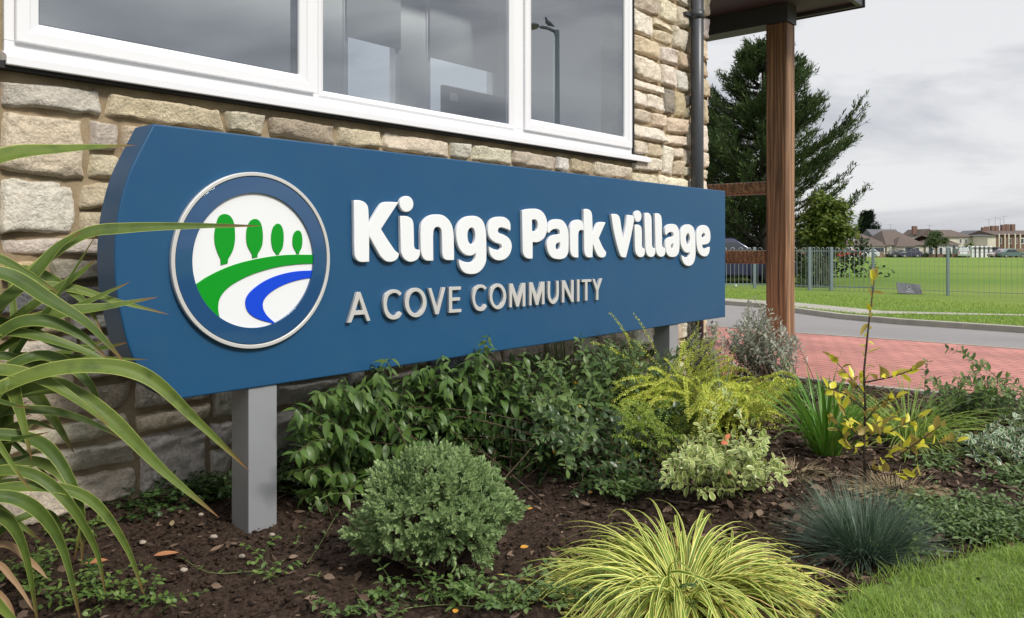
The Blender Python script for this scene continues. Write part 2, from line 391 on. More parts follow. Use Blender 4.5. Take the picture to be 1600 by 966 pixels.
# ================================================================== BUILDING
def stone_mat():
    m = bpy.data.materials.new('rubble_stone'); m.use_nodes = True; nt = m.node_tree; N = nt.nodes; L = nt.links; p = N['Principled BSDF']
    at = N.new('ShaderNodeAttribute'); at.attribute_name = 'tint'; geo = N.new('ShaderNodeNewGeometry')
    def noise(s, d=8, r=.7):
        nz = N.new('ShaderNodeTexNoise'); nz.inputs['Scale'].default_value = s; nz.inputs['Detail'].default_value = d; nz.inputs['Roughness'].default_value = r
        L.new(geo.outputs['Position'], nz.inputs['Vector']); return nz.outputs[0]
    def mr(o, a, b, c, d):
        q = N.new('ShaderNodeMapRange'); 
        for i, v in enumerate((a, b, c, d)): q.inputs[i+1].default_value = v
        L.new(o, q.inputs[0]); return q.outputs[0]
    s1 = mr(noise(11), .32, .68, .88, 1.2); s2 = mr(noise(75, 5), .3, .7, .76, 1.22)
    mu = N.new('ShaderNodeMath'); mu.operation = 'MULTIPLY'; L.new(s1, mu.inputs[0]); L.new(s2, mu.inputs[1])
    sc = N.new('ShaderNodeVectorMath'); sc.operation = 'SCALE'; L.new(at.outputs['Color'], sc.inputs[0]); L.new(mu.outputs[0], sc.inputs['Scale'])
    mx = N.new('ShaderNodeMix'); mx.data_type = 'RGBA'; L.new(mr(noise(5.5, 4, .6), .56, .70, 0, .3), mx.inputs[0]); L.new(sc.outputs[0], mx.inputs[6])
    mx.inputs[7].default_value = (.46, .34, .20, 1); L.new(mx.outputs[2], p.inputs['Base Color'])
    p.inputs['Roughness'].default_value = .92; p.inputs['Specular IOR Level'].default_value = .2
    b = N.new('ShaderNodeBump'); b.inputs['Strength'].default_value = 1.; b.inputs['Distance'].default_value = .03
    L.new(noise(38, 9, .72), b.inputs['Height']); L.new(b.outputs[0], p.inputs['Normal']); return m
M_STONE = stone_mat()
m_mortar = mat('mortar', (.40, .32, .21), .95, var=(7, (.22, .165, .10), .2), bump=(90, .8, .006), spec=.15)
rs = np.random.RandomState(11)
PAL = np.array([(.76, .65, .49), (.82, .74, .61), (.68, .57, .41), (.74, .65, .52), (.86, .80, .69), (.58, .50, .37), (.38, .34, .28), (.20, .205, .215), (.68, .53, .34)])
PW = np.array([.22, .2, .13, .17, .13, .06, .03, .03, .03])
def layout(a0, a1, z0, z1, single=.42):
    out = []; z = z0
    while z < z1-.03:
        h = rs.uniform(.15, .29); 
        if z1-(z+h) < .12: h = z1-z
        a = a0
        while a < a1-.02:
            w = rs.uniform(.17, .56)
            if a1-(a+w) < .12: w = a1-a
            k = rs.rand()
            if h < .19 or (k < single and w < .46): out.append((a, a+w, z, z+h))
            elif k < max(.8, single+.1):
                c = h*rs.uniform(.38, .62)
                for (q0, q1) in ((0, c), (c, h)):
                    if w > .36 and rs.rand() < .5:
                        m = w*rs.uniform(.35, .65); out += [(a, a+m, z+q0, z+q1), (a+m, a+w, z+q0, z+q1)]
                    else: out.append((a, a+w, z+q0, z+q1))
            else:
                m = w*rs.uniform(.55, .75); out.append((a, a+m, z, z+h)); c = h*rs.uniform(.4, .6)
                out += [(a+m, a+w, z, z+c), (a+m, a+w, z+c, z+h)]
            a += w
        z += h
    return out
def stones(rects, org, ax, out, name, parent, step=.0135):
    """rects in (a0,a1,z0,z1) along ax ; out = outward unit vector"""
    parts = []; T = []; n0 = 0; V = []; Fq = []
    for (a0, a1, z0, z1) in rects:
        g = .0095
        dz = .035*(vnoise(np.array([a0*1.7]), np.array([z0*3.]), 5)[0]-.5)
        w, h = a1-a0-2*g, z1-z0-2*g; nx = max(6, int(w/step)); nz = max(5, int(h/step))
        A, B = np.meshgrid(np.linspace(-1, 1, nx+1), np.linspace(-1, 1, nz+1))
        # concentrate samples at the rim
        A = np.sign(A)*abs(A)**.62; B = np.sign(B)*abs(B)**.62
        k = rs.uniform(.01, .08); x = A*np.sqrt(1-k*B*B*abs(A)); y = B*np.sqrt(1-k*A*A*abs(B))
        sk = rs.uniform(-.07, .07, 4)
        cx, cz = (a0+a1)/2, (z0+z1)/2
        px = cx+w/2*x*(1+sk[0]*B)+.006*sk[1]*10*B; pz = cz+h/2*y*(1+sk[2]*A)+.012*sk[3]*10*A
        sd = rs.randint(9999)
        px = px+.034*fbm(px*15, pz*15, sd, 4)*(abs(A)**3); pz = pz+.034*fbm(px*15, pz*15, sd+7, 4)*(abs(B)**3)
        r = np.maximum(abs(A)**(14+8*rs.rand()), abs(B)**(11+8*rs.rand())); prof = np.clip(1-r, 0, 1)**.4
        q1, q2 = rs.uniform(-1, 1, 2), rs.uniform(-1, 1, 2)
        facet = np.minimum(np.minimum(q1[0]*A+q1[1]*B+.5, q2[0]*A+q2[1]*B+.55), .3)*.016
        dep = rs.uniform(.016, .032)
        tilt = rs.uniform(-.012, .012, 2)
        hh = prof*(dep+facet+tilt[0]*A+tilt[1]*B+.026*fbm(px*7, pz*9, sd+3, 5)+.05*abs(fbm(px*11, pz*24, sd+5, 5))+.016*fbm(px*55, pz*75, sd+9, 3))-.012*(1-prof)
        base = np.asarray(org)[None, None]+px[..., None]*ax+pz[..., None]*ZV+hh[..., None]*out
        ny_, nx_ = A.shape; i, j = np.meshgrid(np.arange(ny_-1), np.arange(nx_-1), indexing='ij'); a = (i*nx_+j).ravel()+n0
        V.append(base.reshape(-1, 3)); Fq.append(np.c_[a, a+1, a+nx_+1, a+nx_]); n0 += A.size
        c = PAL[rs.choice(len(PAL), p=PW)]*rs.uniform(.82, 1.12)*np.array([1, rs.uniform(.96, 1.03), rs.uniform(.9, 1.08)])
        T.append(np.repeat(c[None], A.size, 0))
    o = fast(name, np.concatenate(V), np.concatenate(Fq), M_STONE, parent, tint=np.concatenate(T), smooth=True)
    return o
S_END = 6.82
s_win0 = PL(7, 0, 3.445)[0]; s_win1 = PL(988, 200, 3.445)[0]
SILL = EYE+.689; WTOP = 3.42; WALLTOP = 4.25
bld = thing('stone_building', P3(3, DW, 0), 'rubble stone building with a white framed window behind the blue sign', 'building')
mb = MB(); mb.sbox(-2.6, s_win0-.0, DW+.002, DW+.28, -.3, WALLTOP); mb.sbox(s_win0, s_win1, DW+.002, DW+.28, -.3, SILL+.02)
mb.sbox(s_win0, s_win1, DW+.002, DW+.28, WTOP, WALLTOP); mb.sbox(s_win1, S_END, DW+.002, DW+.28, -.3, WALLTOP)
mb.sbox(S_END-.28, S_END-.002, DW+.284, 5.9, -.3, WALLTOP); mb.sbox(-2.6, -2.3, DW+.284, 5.9, -.3, WALLTOP); mb.sbox(-2.298, S_END-.282, 5.705, 5.9, -.3, EYE+1.1); mb.sbox(-2.298, S_END-.282, 5.705, 5.9, EYE+2.45, WALLTOP)
mb.build('mortar_core', m_mortar, bld)
rects = layout(-2.6, s_win0-.02, -.1, WALLTOP)+layout(s_win0-.02, s_win1+.02, -.12, SILL-.035)+layout(s_win1+.02, S_END+.02, -.1, WALLTOP, .85)+layout(s_win0-.02, s_win1+.02, WTOP, WALLTOP)
stones(rects, M*DW, U, -M, 'stone_wall', bld)
stones(layout(0, 2.43, -.1, WALLTOP), U*S_END+M*(DW-.02), M, U, 'stone_wall', bld, step=.03)
m_roof = mat('dark_roof', (.05, .05, .055), .7, bump=(20, .4, .01))
mb = MB(); za, zb_ = WALLTOP+.002, WALLTOP+.2
mb.sbox(-2.9, .6, DW-.12, 6.1, za, zb_); mb.sbox(5.8, S_END-.3, DW-.12, 6.1, za, zb_); mb.sbox(.601, 5.799, DW-.12, 4.1, za, zb_); mb.sbox(.601, 5.799, 5.3, 6.1, za, zb_); mb.build('roof', m_roof, bld)   # unseen roof hole, added to let daylight brighten the room

m_upvc = mat('white_upvc', (.76, .76, .785), .25, spec=.5, var=(2.5, (.74, .74, .75), .3))
m_black = mat('shadow_gap_and_trim_black', (.012, .012, .014), .7)  # black for trim, and for the shade drawn in under the sill
m_seal = mat('grey_gasket', (.05, .055, .06), .5)
def frame_loop(name, s0, s1, z0, z1, prof, mt, parent, d0):
    """mitred frame: prof = list of (inset, d offset)"""
    V = []; Fs = []
    for ins, dd in prof:
        for (s, z) in ((s0+ins, z0+ins), (s1-ins, z0+ins), (s1-ins, z1-ins), (s0+ins, z1-ins)): V.append(P3(s, d0+dd, z))
    for i in range(len(prof)-1):
        for k in range(4): Fs.append((i*4+k, i*4+(k+1) % 4, (i+1)*4+(k+1) % 4, (i+1)*4+k))
    return MB().add(V, Fs).build(name, mt, parent, bevel=.0022, segs=2)
dF = 3.45
sp = lambda x, d=dF: PL(x, 200, d)[0]
zb = EYE+.728
win = MB()
# outer frame: bottom rail, jambs, mullions
wf = bpy.data.objects
frame = MB()
s_m1a, s_m1b = sp(489.5), sp(502); s_m2a, s_m2b = sp(800), sp(817)
frame.sbox(s_win0, s_win1, dF, dF+.07, zb, EYE+.79)
frame.sbox(s_win0, s_win1, dF, dF+.07, WTOP-.06, WTOP)
frame.sbox(s_win0, sp(22.5), dF, dF+.07, EYE+.7902, WTOP-.0602); frame.sbox(sp(984.5), s_win1, dF, dF+.07, EYE+.7902, WTOP-.0602)
frame.sbox(s_m1a-.03, s_m1b-.012, dF+.001, dF+.07, EYE+.7902, WTOP-.0602); frame.sbox(s_m2a+.012, s_m2b+.03, dF+.001, dF+.07, EYE+.7902, WTOP-.0602)
winT = frame.build('window_frame', m_upvc, bld, bevel=.003)
sash = [(0, .03), (0, -.016), (.003, -.020), (.046, -.020), (.052, -.014), (.082, -.002), (.086, .004), (.088, .035)]
frame_loop('window_sash', sp(22.5), s_m1a, EYE+.787, WTOP-.04, sash, m_upvc, winT, dF)
frame_loop('window_sash', sp(817.5), sp(985), EYE+.787, WTOP-.04, sash, m_upvc, winT, dF)
frame_loop('glazing_bead', s_m1b-.02, s_m2a+.02, EYE+.775, WTOP-.04, [(0, -.001), (.012, -.006), (.036, .008), (.04, .014), (.041, .04)], m_upvc, winT, dF)
# sill with drip nose
sill = MB(); s0, s1 = sp(10, 3.40), PL(1017, 250, 3.40)[0]
prof = [(dF+.05, EYE+.752), (dF-.004, EYE+.745), (3.405, EYE+.728), (3.398, EYE+.722), (3.398, EYE+.690), (3.404, EYE+.686), (3.412, EYE+.69), (3.412, EYE+.706), (dF+.05, EYE+.706)]
n = len(prof); sill.add([P3(s0, a, b) for a, b in prof]+[P3(s1, a, b) for a, b in prof], [(i, (i+1) % n, n+(i+1) % n, n+i) for i in range(n)]+[tuple(range(n))[::-1], tuple(range(n, 2*n))])
sill.build('window_sill', m_upvc, bld, bevel=.0015)
MB().sbox(s0-.05, s_win1+.03, 3.418, DW+.01, EYE+.676, EYE+.704).build('dark_gap_strip', m_black, bld)  # black strip drawn in as the shadow gap below the sill
MB().sbox(s_win1+.001, s_win1+.016, 3.435, DW+.01, SILL+.03, WTOP).build('dark_gap_strip', m_black, bld)  # plain black strip up the right side of the frame
# glass
def glass_mat():
    m = bpy.data.materials.new('window_glass'); m.use_nodes = True; nt = m.node_tree; N = nt.nodes; L = nt.links; N.remove(N['Principled BSDF'])
    tr = N.new('ShaderNodeBsdfTransparent'); tr.inputs[0].default_value = (.80, .86, .87, 1); gl = N.new('ShaderNodeBsdfGlossy'); gl.inputs['Roughness'].default_value = .004
    gl.inputs[0].default_value = (.93, .97, 1, 1)
    fr = N.new('ShaderNodeFresnel'); fr.inputs[0].default_value = 1.62; mr = N.new('ShaderNodeMapRange'); mr.inputs[1].default_value = 0; mr.inputs[2].default_value = 1; mr.inputs[3].default_value = .26; mr.inputs[4].default_value = 1.1
    L.new(fr.outputs[0], mr.inputs[0]); mx = N.new('ShaderNodeMixShader'); L.new(mr.outputs[0], mx.inputs[0]); L.new(tr.outputs[0], mx.inputs[1]); L.new(gl.outputs[0], mx.inputs[2])
    L.new(mx.outputs[0], N['Material Output'].inputs[0]); return m
m_glass = glass_mat()
m_spacer = mat('aluminium_spacer', (.35, .37, .39), .35, metal=.7)
for (a, b, c) in ((sp(22.5)+.08, s_m1a-.08, EYE+.865), (s_m1b-.0, s_m2a+.0, EYE+.80), (sp(817.5)+.08, sp(985)-.08, EYE+.865)):
    g = MB().add([P3(a-.01, dF+.012, c-.01), P3(b+.01, dF+.012, c-.01), P3(b+.01, dF+.012, WTOP-.1), P3(a-.01, dF+.012, WTOP-.1)], [(0, 1, 2, 3)]).build('glass_pane', m_glass, winT)
    frame_loop('glass_spacer', a-.012, b+.012, c-.012, WTOP-.1, [(.0, .014), (.022, .016), (.022, .034), (.034, .036), (.036, .05)], m_seal, winT, dF)
# room behind the window
m_room = mat('room_paint', (.60, .61, .62), .8); m_roomf = mat('room_floor', (.16, .16, .165), .8)
rb = 5.6; zf = 1.05; zc = 3.62; r0, r1 = s_win0-.35, S_END-.30
room = MB(); bo = [(PL(535, 100, rb)[0], PL(622, 100, rb)[0]), (PL(665, 100, rb)[0], PL(772, 100, rb)[0])]; zo0, zo1 = EYE+1.15, EYE+2.40
room.sbox(r0-.08, r0, DW+.3, rb, zf, zc); room.sbox(r1, r1+.015, DW+.3, rb, zf, zc)
xs = [r0, bo[0][0], bo[0][1], bo[1][0], bo[1][1], r1]
for i in range(5):
    if i in (1, 3): room.sbox(xs[i], xs[i+1], rb, rb+.1, zf, zo0); room.sbox(xs[i], xs[i+1], rb, rb+.1, zo1, zc)
    else: room.sbox(xs[i], xs[i+1], rb, rb+.1, zf, zc)
room.build('room_wall', m_room, bld)
mb = MB(); mb.sbox(r0, r1, DW+.3, rb, zf-.1, zf-.002); mb.sbox(r0, .6, DW+.3, rb, zc+.002, zc+.1); mb.sbox(5.8, r1, DW+.3, rb, zc+.002, zc+.1); mb.sbox(.6, 5.8, DW+.3, 4.1, zc+.002, zc+.1); mb.sbox(.6, 5.8, 5.3, rb, zc+.002, zc+.1); mb.build('room_floor', m_roomf, bld)  # ceiling left open below the added roof hole, to brighten the room
m_blind = mat('grey_blind', (.30, .31, .32), .8)
for a, b in bo:
    frame_loop('rear_window_frame', a, b, zo0, zo1, [(0, .06), (0, -.02), (.045, -.02), (.05, .0), (.05, .06)], m_upvc, bld, rb)
    MB().sbox(a+.01, b-.01, rb-.05, rb-.045, EYE+1.81, zo1+.06).build('roller_blind', m_blind, bld)
# canopy over the porch
m_fascia = mat('dark_fascia', (.055, .058, .065), .45, bump=(8, .15, .01)); m_soffit = mat('dark_soffit', (.05, .045, .042), .6); m_timb_d = None
can = thing('porch_canopy', P3(8, 3, 3.73), 'dark grey flat canopy roof above the timber post', 'canopy')
zf0 = EYE+2.60; SF = 9.0; DF = 2.73
mb = MB(); mb.sbox(6.70, SF-.052, DF+.052, 6.3, zf0+.045, zf0+.075); mb.build('soffit', m_soffit, can)
mb = MB(); mb.sbox(6.70, SF, DF, DF+.05, zf0, zf0+.26); mb.sbox(SF-.05, SF, DF+.052, 6.3, zf0, zf0+.26); mb.build('fascia', m_fascia, can, bevel=.004)
mb = MB(); mb.sbox(6.68, SF+.03, DF-.03, 6.33, zf0+.262, zf0+.30); mb.build('roof_sheet', m_roof, can, bevel=.004)
mb = MB(); mb.sbox(SF+.001, SF+.03, DF-.02, 6.3, zf0-.01, zf0+.09); mb.build('gutter', m_black, can, bevel=.006)

# timber
def timber_mat(name='oiled_timber', vertical=True, ax=None):
    m = bpy.data.materials.new(name); m.use_nodes = True; nt = m.node_tree; N = nt.nodes; L = nt.links; p = N['Principled BSDF']
    geo = N.new('ShaderNodeNewGeometry'); mp = N.new('ShaderNodeMapping'); mp.inputs['Rotation'].default_value = (0, 0, AL)
    mp.inputs['Scale'].default_value = (9, 5, .55) if vertical else (9, .5, 9); L.new(geo.outputs['Position'], mp.inputs[0])
    nz = N.new('ShaderNodeTexNoise'); nz.inputs['Scale'].default_value = 1.4; nz.inputs['Detail'].default_value = 3; nz.inputs['Distortion'].default_value = .6; L.new(mp.outputs[0], nz.inputs['Vector'])
    wv = N.new('ShaderNodeTexWave'); wv.bands_direction = 'X'; wv.inputs['Scale'].default_value = 1.1; wv.inputs['Distortion'].default_value = 9; wv.inputs['Detail'].default_value = 3; wv.inputs['Detail Scale'].default_value = 1.2; L.new(mp.outputs[0], wv.inputs['Vector'])
    mp2 = N.new('ShaderNodeMapping'); mp2.inputs['Rotation'].default_value = (0, 0, AL); mp2.inputs['Scale'].default_value = (55, 55, 1.3) if vertical else (55, 1.3, 55); L.new(geo.outputs['Position'], mp2.inputs[0])
    n2 = N.new('ShaderNodeTexNoise'); n2.inputs['Scale'].default_value = 1.; n2.inputs['Detail'].default_value = 4; L.new(mp2.outputs[0], n2.inputs['Vector'])
    ad = N.new('ShaderNodeMath'); ad.operation = 'MULTIPLY_ADD'; L.new(wv.outputs[1], ad.inputs[0]); ad.inputs[1].default_value = .28; L.new(n2.outputs[0], ad.inputs[2])
    cr = N.new('ShaderNodeValToRGB'); e = cr.color_ramp.elements; e[0].color = (.075, .038, .019, 1); e[1].color = (.36, .205, .105, 1); L.new(ad.outputs[0], cr.inputs[0])
    e[0].position = .35; e[1].position = .85
    mx = N.new('ShaderNodeMix'); mx.data_type = 'RGBA'; mr = N.new('ShaderNodeMapRange'); mr.inputs[1].default_value = .4; mr.inputs[2].default_value = .75; mr.inputs[4].default_value = .7
    L.new(nz.outputs[0], mr.inputs[0]); L.new(mr.outputs[0], mx.inputs[0]); L.new(cr.outputs[0], mx.inputs[6]); mx.inputs[7].default_value = (.055, .03, .016, 1)
    L.new(mx.outputs[2], p.inputs['Base Color']); p.inputs['Roughness'].default_value = .6
    b = N.new('ShaderNodeBump'); b.inputs['Strength'].default_value = .5; b.inputs['Distance'].default_value = .006; L.new(ad.outputs[0], b.inputs['Height']); L.new(b.outputs[0], p.inputs['Normal']); return m
m_tim = timber_mat(); m_timh = timber_mat('timber_rail', False)
SP0 = 8.46; w = .235
pc = thing('timber_post', P3(SP0+w/2, DW, -.01), 'thick brown square timber post holding up the dark canopy', 'post')
MB().sbox(SP0, SP0+w, DW-w/2, DW+w/2, -.05, EYE+2.44).build('shaft', m_tim, pc, bevel=.012)
pc2 = thing('timber_post', P3(SP0+w/2, 5.95, -.01), 'second timber post of the porch, hidden behind the sign and building', 'post')
MB().sbox(SP0, SP0+w, 5.85, 5.85+w, -.05, EYE+2.44).build('shaft', m_tim, pc2, bevel=.012)
bm_ = MB().sbox(SP0-.01, SP0+w+.01, DW-.13, 6.2, EYE+2.442, EYE+2.64); tag(bm_.build('canopy_beam', m_fascia), 'dark beam lying on the post under the canopy', 'beam')
for nm, z0, z1, lb in (('timber_rail', EYE+.565+.02, EYE+.72, 'upper brown timber rail joining the thick post behind the sign'), ('timber_rail', EYE-.195, EYE-.045, 'lower brown timber rail joining the thick post behind the sign')):
    r = MB().sbox(SP0+.02, SP0+w-.02, DW+w/2+.002, 5.848, z0, z1).build(nm, m_timh, bevel=.018); tag(r, lb, 'rail', 'porch rails')
# downpipe
m_pipe = mat('dark_grey_pipe', (.045, .05, .058), .38)
dp = thing('downpipe', P3(6.7, 3.36, 0), 'dark grey round downpipe at the corner of the stone wall', 'downpipe')
sx = PL(1089.5, 200, 3.37)[0]
MB().tube([P3(sx, 3.37, -.05), P3(sx, 3.37, WALLTOP+.05)], .056, 20).build('pipe', m_pipe, dp, smooth=True)
MB().tube([P3(sx, 3.37, EYE+2.03), P3(sx, 3.37, EYE+2.10)], .063, 20).build('collar', m_pipe, dp, smooth=True)
mb = MB(); mb.sbox(sx-.14, sx-.064, 3.40, 3.46, EYE+2.045, EYE+2.075); mb.build('bracket', m_pipe, dp)

# ================================================================== VILLAGE SIGN
m_blue = mat('blue_sign_paint', (.010, .065, .158), .38, spec=.32, var=(1.2, (.013, .078, .178), .3), var2=(5, (.018, .078, .165), .25))
m_bgloss = mat('glossy_blue', (.012, .064, .165), .06, spec=.6, coat=.6)
m_silver = mat('brushed_silver', (.62, .61, .59), .42, metal=.35)
m_white = mat('opal_white', (.74, .755, .77), .3, spec=.4)
m_edge = mat('letter_edge', (.45, .45, .45), .3, metal=.6)
m_green = mat('logo_green', (.0, .27, .012), .3, spec=.4); m_river = mat('logo_river_blue', (.004, .055, .60), .3, spec=.4)
m_post = mat('satin_grey_metal', (.36, .37, .39), .4, metal=.35, var=(4, (.33, .34, .36), .2))
zt = EYE+.1176/.2682*1.0; zbm = zt-1.0
sign = thing('village_sign', P3(3, DS+.07, 0), 'long blue village sign with round logo and raised white lettering on two grey posts', 'sign')
TH = .145
left_px = [(240, 192.5), (223, 227), (203, 267), (190, 310), (182, 350), (179.6, 385), (180, 438), (184, 470), (190, 498), (203, 552), (222, 590), (250, 612), (283, 622)]
left_px = [(240, 192.5), (222, 228), (203, 267), (191, 305), (183, 345), (179.6, 385), (180, 430), (184, 468), (190, 498), (199, 535), (211, 566), (232, 598), (262, 624.8)]
Lp = []
for x, y in left_px:
    s, z = PL(x, y, DS); Lp.append((s, z))
Lp[0] = (Lp[0][0], zt); Lp[-1] = (PL(276, 622, DS)[0], zbm)
LPc, _ = crom([(a, b, 0) for a, b in Lp], np.ones(len(Lp)), 4); Lp = [(a, min(max(b, zbm), zt)) for a, b, _ in LPc]
s_r = PL(1133.5, 350, DS)[0]
outline = Lp+[(s_r, zbm), (s_r, zt)]
# main body with a rounded arris at the front, tapering back at the curved end
n = len(outline); V = []; Fs = []
def off_outline(k, inset, d):
    r = []
    c = ((outline[0][0]+s_r)/2, (zt+zbm)/2)
    for i, (s, z) in enumerate(outline):
        a = np.array(outline[i-1]); b = np.array(outline[(i+1) % n]); t = b-a; t /= np.linalg.norm(t)+1e-9; nn = np.array([-t[1], t[0]])
        if np.dot(nn, np.array(c)-np.array([s, z])) < 0: nn = -nn
        if i >= n-2 or i in (0, len(Lp)-1):
            nn = np.array([1. if s < c[0] else -1., 1. if z < c[1] else -1.])*(1, 1)
            if i in (0, len(Lp)-1): nn = np.array([.6, 1. if z < c[1] else -1.])
        r.append(P3(s+nn[0]*inset, d, z+nn[1]*inset))
    return r
loops = [off_outline(0, .006, DS), off_outline(0, .002, DS+.0018), off_outline(0, 0, DS+.006), off_outline(0, 0, DS+TH)]
for lp in loops: V += lp
for k in range(len(loops)-1):
    for i in range(n): Fs.append((k*n+i, k*n+(i+1) % n, (k+1)*n+(i+1) % n, (k+1)*n+i))
Fs += [tuple(range(n))[::-1], tuple((len(loops)-1)*n+i for i in range(n))]
pan = MB().add(V, Fs).build('panel', m_blue, sign); [setattr(p, 'use_smooth', False) for p in pan.data.polygons]
# posts
s_p = PL(388, 700, DS+.012)[0]
MB().sbox(s_p, s_p+.128, DS+.010, DS+.138, -.25, zbm-.001).build('post', m_post, sign, bevel=.003)
s_q = PL(1046, 540, DS+.012)[0]
MB().sbox(s_q, s_q+.128, DS+.010, DS+.138, -.25, zbm-.001).build('post', m_post, sign, bevel=.003)
# logo
cxy = PL(402.6, 407.2, DS-.02); 
lo = (240, 250); ls = 3.116
L0 = PL(lo[0]+88/ls, lo[1]+(57+921)/2/ls, DS-.018)[0]; L1 = PL(lo[0]+856/ls, 400, DS-.018)[0]; cs = (L0+L1)/2; RO = (L1-L0)/2
xx = 800+F*((U*cs+M*(DS-.018))[0])/((U*cs+M*(DS-.018))[1]); z_top = PL(xx, lo[1]+57/ls, DS-.018)[1]; z_bot = PL(xx, lo[1]+921/ls, DS-.018)[1]
cz = (z_top+z_bot)/2; RO = (RO+(z_top-z_bot)/2)/2
RB = RO*.955; RI = RO*.765
def circ(r, n=96): return [(cs+r*math.cos(2*math.pi*i/n), cz+r*math.sin(2*math.pi*i/n)) for i in range(n)]
flat_shape('logo_rim', [circ(RO), circ(RB)], DS-.020, .019, m_silver, sign, .0025)
flat_shape('logo_ring', [circ(RB-.0025), circ(RI)], DS-.017, .016, m_bgloss, sign, .0008)
flat_shape('logo_disc', [circ(RI+.004)], DS-.007, .0065, m_white, sign, .001)
def clipc(pts, r=None):
    r = r or RI+.002; o = []
    for a, b in pts:
        q = math.hypot(a-cs, b-cz)
        if q > r: a = cs+(a-cs)*r/q; b = cz+(b-cz)*r/q
        o.append((a, b))
    return o
dl = DS-.011
T = ["345,263 320,275 305,320 297,365 300,410 312,450 327,483! 328,512! 362,503! 363,485! 385,445 396,400 397,350 390,300 372,272",
 "495,287 472,297 457,330 452,370 457,415 480,460! 481,478! 507,473! 507,460! 528,420 533,370 527,320 515,296",
 "604,310 585,325 575,360 574,395 582,435 596,455! 598,462! 613,460! 613,455! 628,430 634,390 632,345 620,317",
 "702,343 686,355 678,385 680,420 695,450! 696,457! 710,457! 710,450! 722,425 725,385 718,352"]
for t in T: flat_shape('logo_tree', [contour(t, lo, ls, dl)], dl, .0045, m_green, sign, .001)
hill = "205,606! 260,570 330,535 400,508 480,487 560,472 640,463 700,461! 790,462! 790,504! 700,508 600,522 500,550 420,585 360,625 325,670 315,715 322,765 342,800! 200,800! 150,640!"
def dens(pts, k=6):
    o = []
    for i in range(len(pts)):
        a = np.array(pts[i]); b = np.array(pts[(i+1) % len(pts)]); m = max(1, int(np.linalg.norm(b-a)/.01))
        for t in range(m): o.append(tuple(a+(b-a)*t/m))
    return o
flat_shape('logo_hill', [clipc(dens(contour(hill, lo, ls, dl)))], dl-.0005, .0055, m_green, sign, .0008)
riv = "800,538! 700,542 620,558 550,585 490,625 455,665 448,705 465,745 510,775 600,800! 555,760 535,725 535,690 560,655 610,620 670,595 730,580 800,570!"
flat_shape('logo_river', [clipc(dens(contour(riv, lo, ls, dl)))], dl, .004, m_river, sign, .0008)
